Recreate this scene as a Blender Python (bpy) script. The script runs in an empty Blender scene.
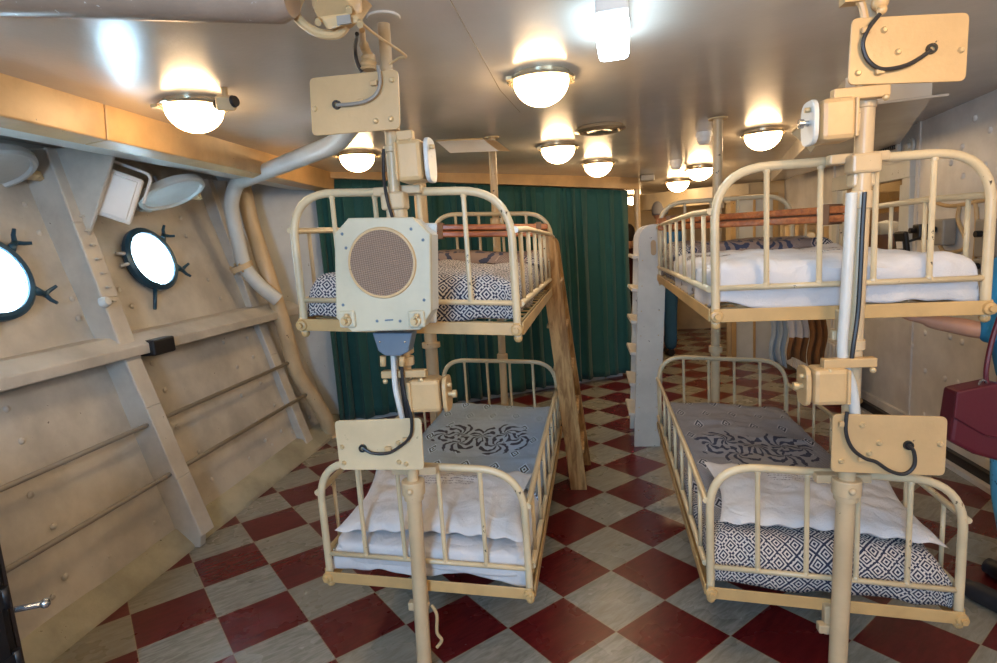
import bpy, bmesh, math, random
from mathutils import Vector, Matrix, Euler, noise
random.seed(7)
C = bpy.context.scene.collection
PI = math.pi
V = Vector
R = math.radians
# ---------------------------------------------------------------- camera (ship frame: Y fore-aft, X to the right)
CR = V((0.9874588839, 0.1436359438, -0.0655260876)).normalized()
CF = V((-0.1519800777, 0.9772073766, -0.1482153810)).normalized()
CU = CR.cross(CF).normalized()
FPX = 579.62
CAM = V((0, 0, 1.542))
def ray(x, y): return CF + CR*((x-498.5)/FPX) - CU*((y-331.5)/FPX)
def PY(x, y, Y): d = ray(x, y); return CAM + d*(Y/d.y)
def PZ(x, y, z): d = ray(x, y); return CAM + d*((z-CAM.z)/d.z)
def PX(x, y, X): d = ray(x, y); return CAM + d*(X/d.x)
def ceil_z(X, Y):
    Y = min(Y, 8.0)
    return 2.295 + .031*X - .021*Y - .011*X*Y
def PC(x, y, off=0.0):
    z = 2.2
    for _ in range(8):
        p = PZ(x, y, z); z = ceil_z(p.x, p.y) - off
    return PZ(x, y, z)
cam_d = bpy.data.cameras.new('camera'); cam = bpy.data.objects.new('camera', cam_d); C.objects.link(cam)
cam.matrix_world = Matrix(((CR.x, CU.x, -CF.x, CAM.x), (CR.y, CU.y, -CF.y, CAM.y), (CR.z, CU.z, -CF.z, CAM.z), (0, 0, 0, 1)))
cam_d.sensor_width = 36; cam_d.lens = FPX/997*36; cam_d.clip_start = .02
bpy.context.scene.camera = cam

# ---------------------------------------------------------------- materials
class NT:
    def __init__(s, name):
        s.m = bpy.data.materials.new(name); s.m.use_nodes = True
        s.t = s.m.node_tree; s.b = s.t.nodes['Principled BSDF']
    def n(s, typ, **k):
        nd = s.t.nodes.new(typ)
        for a, v in k.items(): setattr(nd, a, v)
        return nd
    def l(s, a, b): s.t.links.new(a, b)
    def setin(s, nd, i, v):
        if v is None: return
        if isinstance(v, (int, float, tuple, list)): nd.inputs[i].default_value = v
        else: s.l(v, nd.inputs[i])
    def mth(s, op, a, b=None, c=None, clamp=False):
        nd = s.n('ShaderNodeMath', operation=op); nd.use_clamp = clamp
        s.setin(nd, 0, a); s.setin(nd, 1, b); s.setin(nd, 2, c)
        return nd.outputs[0]
    def mix(s, f, a, b):
        nd = s.n('ShaderNodeMix', data_type='RGBA')
        s.setin(nd, 0, f); s.setin(nd, 6, a if not isinstance(a, tuple) else (*a[:3], 1)); s.setin(nd, 7, b if not isinstance(b, tuple) else (*b[:3], 1))
        return nd.outputs[2]
    def coord(s, which='Object'):
        return s.n('ShaderNodeTexCoord').outputs[which]
    def sep(s, v):
        nd = s.n('ShaderNodeSeparateXYZ'); s.l(v, nd.inputs[0]); return nd.outputs
    def comb(s, x, y, z=0.0):
        nd = s.n('ShaderNodeCombineXYZ')
        s.setin(nd, 0, x); s.setin(nd, 1, y); s.setin(nd, 2, z); return nd.outputs[0]
    def noise(s, vec, scale, detail=4, rough=.55, dist=0.0):
        nd = s.n('ShaderNodeTexNoise'); s.l(vec, nd.inputs['Vector'])
        nd.inputs['Scale'].default_value = scale; nd.inputs['Detail'].default_value = detail
        nd.inputs['Roughness'].default_value = rough; nd.inputs['Distortion'].default_value = dist
        return nd.outputs['Fac']
    def ramp(s, f, a, b):   # smoothstep a..b
        nd = s.n('ShaderNodeMapRange', interpolation_type='SMOOTHSTEP')
        s.setin(nd, 0, f); nd.inputs[1].default_value = a; nd.inputs[2].default_value = b
        return nd.outputs[0]
    def bump(s, h, strength=.3, dist=.002):
        nd = s.n('ShaderNodeBump'); nd.inputs['Strength'].default_value = strength; nd.inputs['Distance'].default_value = dist
        s.l(h, nd.inputs['Height']); s.l(nd.outputs[0], s.b.inputs['Normal'])
    def set(s, color=None, rough=None, metal=None, spec=None, **k):
        if color is not None: s.setin(s.b, 'Base Color', (*color[:3], 1) if isinstance(color, tuple) else color)
        if rough is not None: s.setin(s.b, 'Roughness', rough)
        if metal is not None: s.setin(s.b, 'Metallic', metal)
        for a, v in k.items(): s.setin(s.b, a.replace('_', ' '), v)
        return s.m

def paint(name, c, rough=.35, var=.12, chips=0.0, bumpy=.25, bs=40, chipc=(.05, .035, .025), coord='Object'):
    N = NT(name); o = N.coord(coord)
    n1 = N.noise(o, 3.0, 5, .6); n2 = N.noise(o, 45, 3)
    f = N.ramp(n1, .3, .7)
    dark = tuple(x*(1-var*1.6) for x in c); light = tuple(min(1, x*(1+var*.5)) for x in c)
    colr = N.mix(f, dark, light)
    if chips > 0:
        ch = N.ramp(N.noise(o, 24, 6, .7), .70-chips*.12, .72-chips*.12)
        colr = N.mix(ch, colr, chipc)
    N.set(colr, rough)
    N.bump(N.mth('ADD', N.mth('MULTIPLY', N.noise(o, bs, 4), 1.0), N.mth('MULTIPLY', n2, .4)), bumpy, .003)
    return N.m
def plain(name, c, rough=.5, metal=0.0, bumpy=0.0, bs=60):
    N = NT(name); o = N.coord()
    f = N.noise(o, 9, 3)
    N.set(N.mix(f, tuple(x*.86 for x in c), tuple(min(1, x*1.1) for x in c)), rough, metal)
    if bumpy: N.bump(N.noise(o, bs, 4), bumpy, .002)
    return N.m
def emis(name, c, st, base=(.8, .8, .8)):
    N = NT(name); N.set(base, .3)
    N.b.inputs['Emission Color'].default_value = (*c, 1); N.b.inputs['Emission Strength'].default_value = st
    return N.m

CREAM = (.74, .60, .38)
M = {}
M['bed'] = paint('bed_enamel', (.66, .54, .34), .3, .12, .35, .15, 60)
M['bedframe'] = paint('bed_frame_paint', (.58, .38, .16), .4, .15, .3, .3, 50)
M['cream'] = paint('cream_paint', (.58, .40, .20), .38, .10, .12, .35, 55)
M['pole'] = paint('pole_paint', (.60, .46, .28), .33, .12, .3, .2, 50)
M['beam'] = paint('beam_paint', (.60, .38, .17), .4, .16, .1, .3, 30)
M['wallL'] = paint('hull_paint', (.56, .53, .47), .4, .16, .1, .45, 14)
M['wallR'] = paint('bulkhead_paint', (.74, .72, .69), .33, .12, .0, .35, 10)
M['white'] = paint('white_paint', (.74, .74, .72), .4, .08, .05, .2, 30)
M['greyw'] = paint('grey_white_paint', (.60, .63, .62), .35, .08, .15, .2, 60)
M['speaker'] = paint('speaker_paint', (.54, .51, .38), .38, .10, .3, .2, 70, (.07, .04, .02))
M['tan'] = paint('tan_wall_paint', (.60, .46, .26), .45, .12)
M['wood'] = None
def wood(name, c1, c2, axis='Z', rough=.5):
    N = NT(name); o = N.sep(N.coord())
    s = {'X': (2, 30, 30), 'Y': (30, 2, 30), 'Z': (30, 30, 2)}[axis]
    v = N.comb(N.mth('MULTIPLY', o[0], float(s[0])), N.mth('MULTIPLY', o[1], float(s[1])), N.mth('MULTIPLY', o[2], float(s[2])))
    f = N.noise(v, 1.2, 5, .6, .6)
    N.set(N.mix(N.ramp(f, .3, .7), c1, c2), rough)
    N.bump(f, .3, .002)
    return N.m
M['wood'] = wood('ladder_wood', (.22, .11, .035), (.52, .32, .13))
M['wood_red'] = wood('stretcher_wood', (.22, .06, .015), (.50, .17, .05), 'X', .3)
M['canvas'] = plain('stretcher_canvas', (.22, .13, .08), .9, 0, .4, 200)
M['black'] = plain('black_metal', (.012, .012, .014), .4)
M['rubber'] = plain('cable_rubber', (.02, .02, .022), .45)
M['cable'] = plain('painted_cable', (.50, .36, .19), .45)
M['bolt'] = plain('painted_bolt', (.58, .44, .24), .35, .2)
M['steel'] = plain('steel', (.55, .57, .58), .25, .9)
M['bluering'] = plain('porthole_brass_painted_blue', (.02, .07, .12), .3, .3, .2, 80)
M['hinge'] = plain('pale_hinge', (.55, .58, .60), .4)
M['sheet'] = None
M['dome'] = emis('lamp_glass', (1, .66, .34), 26)
M['tube'] = emis('emergency_diffuser', (.60, .82, 1), 22)
M['sea'] = emis('porthole_daylight', (.55, .80, 1), 45)
M['ring'] = plain('lamp_ring', (.55, .45, .30), .25, .6)
M['teal'] = None
M['jeans'] = plain('denim', (.03, .13, .30), .9, 0, .5, 250)
M['skin'] = plain('skin', (.52, .27, .17), .55)
M['hair_grey'] = plain('grey_hair', (.25, .25, .26), .8, 0, .6, 150)
M['hair_dark'] = plain('dark_hair', (.025, .015, .01), .7, 0, .6, 150)
M['shirt_blue'] = plain('blue_shirt', (.02, .12, .32), .85)
M['dark_cloth'] = plain('dark_red_cloth', (.08, .02, .02), .9)
M['jacket'] = plain('blue_jacket_cloth', (.02, .22, .42), .8, 0, .5, 120)
M['purse'] = plain('burgundy_leather', (.10, .008, .018), .38, 0, .25, 90)
M['shoe'] = plain('dark_shoe', (.02, .02, .025), .5)
M['sw_grey'] = plain('grey_switch_paint', (.29, .27, .235), .4)
M['ladder'] = paint('ladder_paint', (.66, .62, .54), .4, .1, .3, .2, 50)
M['bluegrey'] = paint('blue_grey_paint', (.13, .18, .24), .4, .1, .3)
M['brown'] = plain('brown_panel', (.30, .19, .08), .5)
M['lid'] = paint('deadlight_paint', (.52, .56, .56), .35, .1, .05)

def cloth_white():
    N = NT('white_linen'); o = N.coord()
    n = N.noise(o, 5, 4); n2 = N.noise(o, 14, 3, .5, 1.2)
    N.set(N.mix(n, (.58, .58, .61), (.74, .74, .75)), .85)
    N.bump(N.mth('ADD', N.mth('MULTIPLY', n2, 3.0), N.noise(o, 400, 2)), .5, .006)
    return N.m
M['sheet'] = cloth_white()
def pillow_mat():
    N = NT('pillowcase_with_faded_stamp'); o = N.coord(); uv = N.sep(N.coord('UV'))
    n = N.noise(o, 5, 4); n2 = N.noise(o, 14, 3, .5, 1.2)
    base = N.mix(n, (.60, .60, .62), (.76, .76, .77))
    # faded rows of small printed characters
    u = N.mth('MULTIPLY', uv[0], 1.0); v = uv[1]
    row = N.mth('FRACT', N.mth('MULTIPLY', v, 26.0))
    rowm = N.mth('LESS_THAN', row, .42)
    chn = N.n('ShaderNodeTexNoise'); N.l(N.comb(N.mth('MULTIPLY', u, 150.0), N.mth('MULTIPLY', N.mth('FLOOR', N.mth('MULTIPLY', v, 80.0)), 3.7)), chn.inputs['Vector'])
    chn.inputs['Scale'].default_value = 1.0; chn.inputs['Detail'].default_value = 1
    ch = N.mth('GREATER_THAN', chn.outputs['Fac'], .5)
    wd = N.mth('GREATER_THAN', N.noise(N.comb(N.mth('MULTIPLY', u, 18.0), N.mth('FLOOR', N.mth('MULTIPLY', v, 26.0))), 1.0, 0), .42)
    box = N.mth('MULTIPLY', N.mth('MULTIPLY', N.mth('GREATER_THAN', u, .30), N.mth('LESS_THAN', u, .70)), N.mth('MULTIPLY', N.mth('GREATER_THAN', v, .60), N.mth('LESS_THAN', v, .80)))
    ink = N.mth('MULTIPLY', N.mth('MULTIPLY', rowm, ch), N.mth('MULTIPLY', wd, box))
    N.set(N.mix(N.mth('MULTIPLY', ink, .8), base, (.12, .11, .16)), .85)
    N.bump(N.mth('ADD', N.mth('MULTIPLY', n2, 3.0), N.noise(o, 400, 2)), .55, .007)
    return N.m
M['pillow'] = pillow_mat()

def spread_mat(name, topu, y0, y1, medallion=True, field=(.22, .27, .36), allpat=False):
    """woven bedspread: dense black/white lozenges, plain grey field with small motifs and a scrolled medallion. UV in metres"""
    N = NT(name); uvw = N.coord('UV'); wob = N.noise(uvw, 9, 2)
    s = N.sep(uvw); u, v = s[0], s[1]
    def rings(k, off=0.0):
        p = N.mth('MULTIPLY', N.mth('ADD', u, v), k); q = N.mth('MULTIPLY', N.mth('SUBTRACT', u, v), k)
        fp = N.mth('ABSOLUTE', N.mth('SUBTRACT', N.mth('FRACT', p), .5)); fq = N.mth('ABSOLUTE', N.mth('SUBTRACT', N.mth('FRACT', q), .5))
        return N.mth('MAXIMUM', fp, fq), p, q
    m, p, q = rings(16.5)
    lines = N.mth('ADD', N.mth('MULTIPLY', N.mth('GREATER_THAN', m, .20), N.mth('LESS_THAN', m, .31)), N.mth('LESS_THAN', m, .10), clamp=True)
    lines = N.mth('ADD', lines, N.mth('GREATER_THAN', m, .42), clamp=True)
    # thin crosses of light through the ground
    m2, _, _ = rings(48.0)
    lines = N.mth('MULTIPLY', lines, N.mth('GREATER_THAN', N.mth('ADD', m2, N.mth('LESS_THAN', m, .35)), .2))
    dense = N.mix(lines, (.62, .58, .54), (.022, .028, .06))
    # field
    cu = N.mth('MULTIPLY', u, 7.0); cv = N.mth('MULTIPLY', v, 5.0)
    rowi = N.mth('FLOOR', cv)
    cu2 = N.mth('ADD', cu, N.mth('MULTIPLY', N.mth('MODULO', N.mth('ABSOLUTE', rowi), 2.0), .5))
    fu = N.mth('ABSOLUTE', N.mth('SUBTRACT', N.mth('FRACT', cu2), .5)); fv = N.mth('ABSOLUTE', N.mth('SUBTRACT', N.mth('FRACT', cv), .5))
    mm = N.mth('MAXIMUM', N.mth('MULTIPLY', N.mth('ABSOLUTE', N.mth('ADD', fu, N.mth('MULTIPLY', fv, .62))), 1.0), N.mth('MULTIPLY', N.mth('ABSOLUTE', N.mth('SUBTRACT', fu, N.mth('MULTIPLY', fv, .62))), 1.0))
    mot = N.mth('ADD', N.mth('MULTIPLY', N.mth('GREATER_THAN', mm, .10), N.mth('LESS_THAN', mm, .16)), N.mth('LESS_THAN', mm, .045), clamp=True)
    fine, _, _ = rings(70.0)
    ground = N.mix(N.mth('GREATER_THAN', fine, .33), tuple(x*.75 for x in field), tuple(x*1.35 for x in field))
    halo = N.mth('LESS_THAN', mm, .20)
    fld = N.mix(halo, ground, tuple(min(1, x*2.0) for x in field)); fld = N.mix(mot, fld, (.02, .028, .06))
    if medallion:
        vc = (y0+y1)/2
        ru = N.mth('DIVIDE', u, .26); rv = N.mth('DIVIDE', N.mth('SUBTRACT', v, vc), .30)
        r2 = N.mth('SQRT', N.mth('ADD', N.mth('MULTIPLY', ru, ru), N.mth('MULTIPLY', rv, rv)))
        r2 = N.mth('ADD', r2, N.mth('MULTIPLY', N.mth('SUBTRACT', N.noise(uvw, 14, 2), .5), .7))
        au = N.mth('ABSOLUTE', u); dv = N.mth('MULTIPLY', N.mth('SUBTRACT', v, vc), .62)
        lobes = []
        for (ou, ov, k1, k2) in ((.0, .0, 9, 95), (.13, .03, 7, 120), (.10, -.07, 6, 110), (.21, .0, 5, 130)):
            x_ = N.mth('SUBTRACT', au, ou); y_ = N.mth('SUBTRACT', dv, ov)
            rr = N.mth('SQRT', N.mth('ADD', N.mth('MULTIPLY', x_, x_), N.mth('MULTIPLY', y_, y_)))
            th = N.mth('ARCTAN2', y_, x_)
            wv = N.mth('SINE', N.mth('ADD', N.mth('MULTIPLY', th, float(k1)), N.mth('ADD', N.mth('MULTIPLY', rr, float(k2)), N.mth('MULTIPLY', N.noise(uvw, 22, 2), 5.0))))
            lobes.append(N.mth('MULTIPLY', wv, N.ramp(rr, .13, .02)))
        tot = lobes[0]
        for q_ in lobes[1:]: tot = N.mth('ADD', tot, q_)
        scroll = N.mth('GREATER_THAN', tot, .18)
        med = N.mix(scroll, tuple(min(1, x*1.25) for x in field), (.035, .045, .09))
        fld = N.mix(N.mth('LESS_THAN', r2, 1.0), fld, med)
    inside = N.mth('MULTIPLY', N.mth('LESS_THAN', N.mth('ABSOLUTE', u), topu), N.mth('MULTIPLY', N.mth('GREATER_THAN', v, y0), N.mth('LESS_THAN', v, y1)))
    colr = dense if allpat else N.mix(inside, dense, fld)
    o = N.coord()
    N.set(colr, .9)
    N.bump(N.mth('ADD', N.mth('MULTIPLY', N.noise(o, 7, 3, .5, 1.0), 4.0), N.noise(o, 300, 2)), .5, .007)
    return N.m

def curtain_mat():
    N = NT('teal_curtain_cloth'); o = N.coord()
    N.set(N.mix(N.noise(o, 3, 3), (.002, .055, .057), (.006, .095, .095)), .75)
    N.b.inputs['Sheen Weight'].default_value = .15
    N.bump(N.noise(o, 300, 2), .2, .002)
    return N.m
M['teal'] = curtain_mat()

T = .305
def floor_mat():
    N = NT('checkered_linoleum'); s = N.sep(N.coord('Object'))
    x = N.mth('SUBTRACT', s[0], .0605); y = N.mth('SUBTRACT', s[1], 2.5519)
    k = 1/(T*math.sqrt(2))
    u = N.mth('MULTIPLY', N.mth('ADD', x, y), k); v = N.mth('MULTIPLY', N.mth('SUBTRACT', y, x), k)
    par = N.mth('MODULO', N.mth('ADD', N.mth('ADD', N.mth('FLOOR', u), N.mth('FLOOR', v)), 100.0), 2.0)
    par = N.mth('GREATER_THAN', par, .5)
    streak = N.noise(N.comb(N.mth('MULTIPLY', u, 3.0), N.mth('MULTIPLY', v, 14.0)), 1.0, 6, .65, .8)
    o = N.coord('Object'); blot = N.noise(o, 2.2, 4)
    # every tile has its own tone
    cell = N.n('ShaderNodeTexWhiteNoise', noise_dimensions='2D'); N.l(N.comb(N.mth('FLOOR', u), N.mth('FLOOR', v)), cell.inputs[0])
    light = N.mix(N.ramp(streak, .3, .7), (.175, .178, .158), (.32, .325, .30))
    light = N.mix(N.mth('MULTIPLY', cell.outputs[0], .5), light, (.27, .23, .15))
    red = N.mix(N.ramp(streak, .25, .75), (.075, .005, .007), (.135, .012, .013))
    c = N.mix(par, light, red)
    fu = N.mth('ABSOLUTE', N.mth('SUBTRACT', N.mth('FRACT', u), .5)); fv = N.mth('ABSOLUTE', N.mth('SUBTRACT', N.mth('FRACT', v), .5))
    seam = N.mth('GREATER_THAN', N.mth('MAXIMUM', fu, fv), .4945)
    c = N.mix(N.mth('MULTIPLY', seam, .6), c, (.33, .27, .16))
    scuff = N.mth('GREATER_THAN', N.noise(o, 35, 5, .75), .74)
    c = N.mix(N.mth('MULTIPLY', scuff, .5), c, (.5, .48, .42))
    N.set(c, N.mth('ADD', .17, N.mth('MULTIPLY', blot, .22)))
    N.bump(N.mth('SUBTRACT', N.mth('ADD', N.noise(o, 18, 5), N.mth('MULTIPLY', N.noise(o, 4, 2), 1.5)), N.mth('MULTIPLY', seam, .5)), .22, .004)
    return N.m
M['floor'] = floor_mat()
def ceiling_mat():
    N = NT('glossy_deckhead_paint'); o = N.coord('Object')
    a = N.noise(o, 1.3, 4); b = N.noise(o, 7, 4)
    N.set(N.mix(N.ramp(a, .3, .7), (.62, .57, .50), (.74, .69, .62)), N.mth('ADD', .16, N.mth('MULTIPLY', b, .14)))
    N.b.inputs['Coat Weight'].default_value = .3; N.b.inputs['Coat Roughness'].default_value = .12
    N.bump(N.mth('ADD', N.mth('MULTIPLY', N.noise(o, 6, 3), 2.0), N.noise(o, 60, 4)), .14, .004)
    return N.m
M['ceiling'] = ceiling_mat()
def grille_mat():
    N = NT('speaker_cloth_mesh'); s = N.sep(N.coord())
    a = N.mth('SINE', N.mth('MULTIPLY', N.mth('ADD', s[0], N.mth('MULTIPLY', s[2], .6)), 700.0)); b = N.mth('SINE', N.mth('MULTIPLY', N.mth('SUBTRACT', s[2], N.mth('MULTIPLY', s[0], .6)), 700.0))
    h = N.mth('MULTIPLY', a, b)
    N.set(N.mix(N.ramp(h, -.6, .6), (.17, .11, .075), (.36, .26, .19)), .6)
    N.bump(h, .6, .002); return N.m
M['grille'] = grille_mat()
def printed_mat():
    N = NT('dotted_trouser_cloth'); o = N.coord()
    vv = N.n('ShaderNodeTexVoronoi'); N.l(o, vv.inputs['Vector']); vv.inputs['Scale'].default_value = 55
    N.set(N.mix(N.mth('LESS_THAN', vv.outputs['Distance'], .22), (.10, .40, .58), (.03, .12, .2)), .85); return N.m
M['dotted'] = printed_mat()
def glass_mat():
    N = NT('window_glass'); N.set((.9, .95, .95), .03); N.b.inputs['Transmission Weight'].default_value = 1; N.b.inputs['IOR'].default_value = 1.45; return N.m
M['glass'] = glass_mat()

# ---------------------------------------------------------------- mesh builder
XF = {}
SHEAR = 0.0
class MB:
    def __init__(s): s.v = []; s.f = []; s.sm = []; s.uv = {}
    def add(s, vs, fs, smooth=False):
        o = len(s.v); s.v += [V(p) for p in vs]
        for f in fs: s.f.append([i+o for i in f]); s.sm.append(smooth)
        return o
    def box(s, c, d, rot=None):
        hx, hy, hz = d[0]/2, d[1]/2, d[2]/2
        vs = [V((x, y, z)) for x in (-hx, hx) for y in (-hy, hy) for z in (-hz, hz)]
        if rot is not None:
            m = rot if isinstance(rot, Matrix) else Euler(rot).to_matrix()
            vs = [m @ p for p in vs]
        s.add([p+V(c) for p in vs], [(0, 1, 3, 2), (4, 6, 7, 5), (0, 4, 5, 1), (2, 3, 7, 6), (0, 2, 6, 4), (1, 5, 7, 3)]); return s
    def quadbox(s, pts, ext):   # planar polygon extruded by vector
        n = len(pts); a = [V(p) for p in pts]; b = [p+V(ext) for p in a]
        s.add(a+b, [list(range(n))[::-1], list(range(n, 2*n))]+[(i, (i+1) % n, n+(i+1) % n, n+i) for i in range(n)]); return s
    def tube(s, pts, r, seg=10, closed=False, caps=True, smooth=True):
        P = [V(p) for p in pts]; n = len(P); rr = r if isinstance(r, (list, tuple)) else [r]*n
        up = None; vs = []
        for i in range(n):
            if closed: t = P[(i+1) % n]-P[i-1]
            else: t = P[min(i+1, n-1)]-P[max(i-1, 0)]
            if t.length < 1e-9: t = V((0, 0, 1))
            t.normalize()
            if up is None:
                up = V((0, 0, 1)) if abs(t.z) < .9 else V((1, 0, 0))
            up = (up-t*up.dot(t)).normalized(); w = t.cross(up)
            for k in range(seg):
                a = 2*PI*k/seg; vs.append(P[i]+(up*math.cos(a)+w*math.sin(a))*rr[i])
        fs = []
        for i in range(n if closed else n-1):
            j = (i+1) % n
            for k in range(seg):
                k2 = (k+1) % seg; fs.append((i*seg+k, i*seg+k2, j*seg+k2, j*seg+k))
        o = s.add(vs, fs, smooth)
        if caps and not closed:
            s.f.append([o+k for k in range(seg)][::-1]); s.sm.append(False)
            s.f.append([o+(n-1)*seg+k for k in range(seg)]); s.sm.append(False)
        return s
    def lathe(s, prof, c, axis=(0, 0, 1), seg=28, smooth=True, a0=0.0):
        ax = V(axis).normalized(); u = (V((1, 0, 0)) if abs(ax.x) < .9 else V((0, 1, 0))); u = (u-ax*u.dot(ax)).normalized(); w = ax.cross(u)
        vs = []; fs = []
        for (r, h) in prof:
            for k in range(seg):
                a = 2*PI*k/seg+a0; vs.append(V(c)+ax*h+(u*math.cos(a)+w*math.sin(a))*max(r, 1e-5))
        for i in range(len(prof)-1):
            for k in range(seg):
                k2 = (k+1) % seg; fs.append((i*seg+k, i*seg+k2, (i+1)*seg+k2, (i+1)*seg+k))
        s.add(vs, fs, smooth); return s
    def cyl(s, a, b, r, seg=16, r2=None): return s.tube([a, b], [r, r if r2 is None else r2], seg)
    def ball(s, c, r, seg=16, rings=8, sc=(1, 1, 1)):
        vs = []; fs = []
        for i in range(rings+1):
            t = PI*i/rings
            for k in range(seg):
                a = 2*PI*k/seg; vs.append(V(c)+V((math.sin(t)*math.cos(a)*r*sc[0], math.sin(t)*math.sin(a)*r*sc[1], math.cos(t)*r*sc[2])))
        for i in range(rings):
            for k in range(seg):
                k2 = (k+1) % seg; fs.append((i*seg+k, (i+1)*seg+k, (i+1)*seg+k2, i*seg+k2))
        s.add(vs, fs, True); return s
    def grid(s, fn, nu, nv, smooth=True, uvfn=None):
        o = len(s.v); vs = [fn(i/nu, j/nv) for i in range(nu+1) for j in range(nv+1)]
        fs = [(i*(nv+1)+j, (i+1)*(nv+1)+j, (i+1)*(nv+1)+j+1, i*(nv+1)+j+1) for i in range(nu) for j in range(nv)]
        s.add(vs, fs, smooth)
        if uvfn:
            for i in range(nu+1):
                for j in range(nv+1): s.uv[o+i*(nv+1)+j] = uvfn(i/nu, j/nv)
        return s
    def build(s, name, mat, parent=None, world=True, origin=None, rot=None, bevel=0.0, solid=0.0, sub=0):
        me = bpy.data.meshes.new(name); o = bpy.data.objects.new(name, me); C.objects.link(o)
        if not world and SHEAR:
            s.v = [V((p.x, p.y, p.z+SHEAR*p.x)) for p in s.v]
        if parent is not None:
            o.parent = parent; X = XF[parent.name]; XF[o.name] = X
            vs = [X.inverted() @ p for p in s.v] if world else s.v
        else:
            if origin is None:
                mn = V((min(p.x for p in s.v), min(p.y for p in s.v), min(p.z for p in s.v))); mx = V((max(p.x for p in s.v), max(p.y for p in s.v), max(p.z for p in s.v)))
                origin = V(((mn.x+mx.x)/2, (mn.y+mx.y)/2, mn.z))
            X = Matrix.LocRotScale(V(origin), Euler(rot) if rot else None, None); XF[o.name] = X
            vs = [X.inverted() @ p for p in s.v] if world else s.v
            o.location = origin
            if rot: o.rotation_euler = rot
        me.from_pydata([tuple(p) for p in vs], [], s.f); me.polygons.foreach_set('use_smooth', s.sm)
        if s.uv:
            lay = me.uv_layers.new(name='UVMap')
            for lp in me.loops: lay.data[lp.index].uv = s.uv.get(lp.vertex_index, (0, 0))
        me.materials.append(mat); me.validate()
        bm_ = bmesh.new(); bm_.from_mesh(me); bmesh.ops.recalc_face_normals(bm_, faces=bm_.faces)
        for e_ in bm_.edges:
            if len(e_.link_faces) == 2 and e_.calc_face_angle(0) > .62: e_.smooth = False
        bm_.to_mesh(me); bm_.free(); me.update()
        if bevel:
            b = o.modifiers.new('bevel', 'BEVEL'); b.width = bevel; b.segments = 2; b.limit_method = 'ANGLE'; b.angle_limit = R(50)
        if solid:
            b = o.modifiers.new('solid', 'SOLIDIFY'); b.thickness = solid; b.offset = 0
        if sub:
            b = o.modifiers.new('sub', 'SUBSURF'); b.levels = sub; b.render_levels = sub
        return o
def thing(name, label, cat, loc, rot=(0, 0, 0), group=None):
    o = bpy.data.objects.new(name, None); C.objects.link(o); o.location = loc; o.rotation_euler = rot; o.empty_display_size = .1
    XF[o.name] = Matrix.LocRotScale(V(loc), Euler(rot), None)
    o['label'] = label; o['category'] = cat
    if group: o['group'] = group
    return o
def tag(o, label, cat, group=None):
    o['label'] = label; o['category'] = cat
    if group: o['group'] = group
    return o
def struct(name, mb, mat, **k):
    o = mb.build(name, mat, **k); o['kind'] = 'structure'; return o
def smooth_path(pts, n=6, closed=False):
    P = [V(p) for p in pts]; out = []
    m = len(P)
    for i in range(m-1):
        p0 = P[max(i-1, 0)]; p1 = P[i]; p2 = P[i+1]; p3 = P[min(i+2, m-1)]
        for k in range(n):
            t = k/n; out.append(.5*((2*p1)+(p2-p0)*t+(2*p0-5*p1+4*p2-p3)*t*t+(3*p1-p0-3*p2+p3)*t*t*t))
    out.append(P[-1]); return out
def round_path(pts, r, n=8):   # polyline with rounded corners
    P = [V(p) for p in pts]; out = [P[0]]
    for i in range(1, len(P)-1):
        a = (P[i-1]-P[i]); b = (P[i+1]-P[i]); rr = min(r, a.length*.49, b.length*.49)
        a = P[i]+a.normalized()*rr; b = P[i]+b.normalized()*rr
        for k in range(n+1):
            t = k/n; out.append(a*(1-t)**2+P[i]*2*t*(1-t)+b*t*t)
    out.append(P[-1]); return out

# ================================================================ SETTING
YN, YF = -2.2, 10.2
b = MB(); b.add([(-3.3, YN, 0), (2.6, YN, 0), (2.6, YF, 0), (-3.3, YF, 0), (-3.3, YN, -.1), (2.6, YN, -.1), (2.6, YF, -.1), (-3.3, YF, -.1)],
                [(0, 1, 2, 3), (7, 6, 5, 4), (0, 4, 5, 1), (1, 5, 6, 2), (2, 6, 7, 3), (3, 7, 4, 0)])
struct('floor', b, M['floor'], origin=(0, 0, 0))
b = MB(); b.grid(lambda s, t: V((-3.3+5.9*s, YN+(YF-YN)*t, ceil_z(-3.3+5.9*s, YN+(YF-YN)*t))), 12, 24)
struct('ceiling', b, M['ceiling'], origin=(0, 0, 0), solid=.04).modifiers['solid'].offset = 1

# ---- left hull side: plating leans outboard
def hullx(z, y=3.0):   # plating x at height z
    return -2.30 - .27*max(0, z-.1) - .02*max(0, z-1.2) - .02*(y-2.7)
b = MB()
zs = [.1, .35, .6, .85, 1.12, 1.35, 1.6, 1.85, 2.1, 2.3]
def hull(s, t):
    y = YN+(5.3-YN)*s; z = .1+2.25*t
    w = noise.noise(V((y*2.2, z*2.2, 0)))*.012 + noise.noise(V((y*6, z*6, 4)))*.004
    return V((hullx(z, y)+w, y, z))
# plating built with openings for the two portholes: skip faces inside the openings
PORTS = [V((hullx(1.577, 3.38), 3.30, 1.58)), V((hullx(1.53, 2.28), 2.245, 1.53))]
nu, nv = 150, 44
base = len(b.v); vs = [hull(i/nu, j/nv) for i in range(nu+1) for j in range(nv+1)]
fs = []
for i in range(nu):
    for j in range(nv):
        c = (vs[i*(nv+1)+j]+vs[(i+1)*(nv+1)+j+1])/2
        if any(math.hypot(c.y-p.y, (c.z-p.z)) < .155 for p in PORTS): continue
        fs.append((i*(nv+1)+j, (i+1)*(nv+1)+j, (i+1)*(nv+1)+j+1, i*(nv+1)+j+1))
b.add(vs, fs, True)
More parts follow.
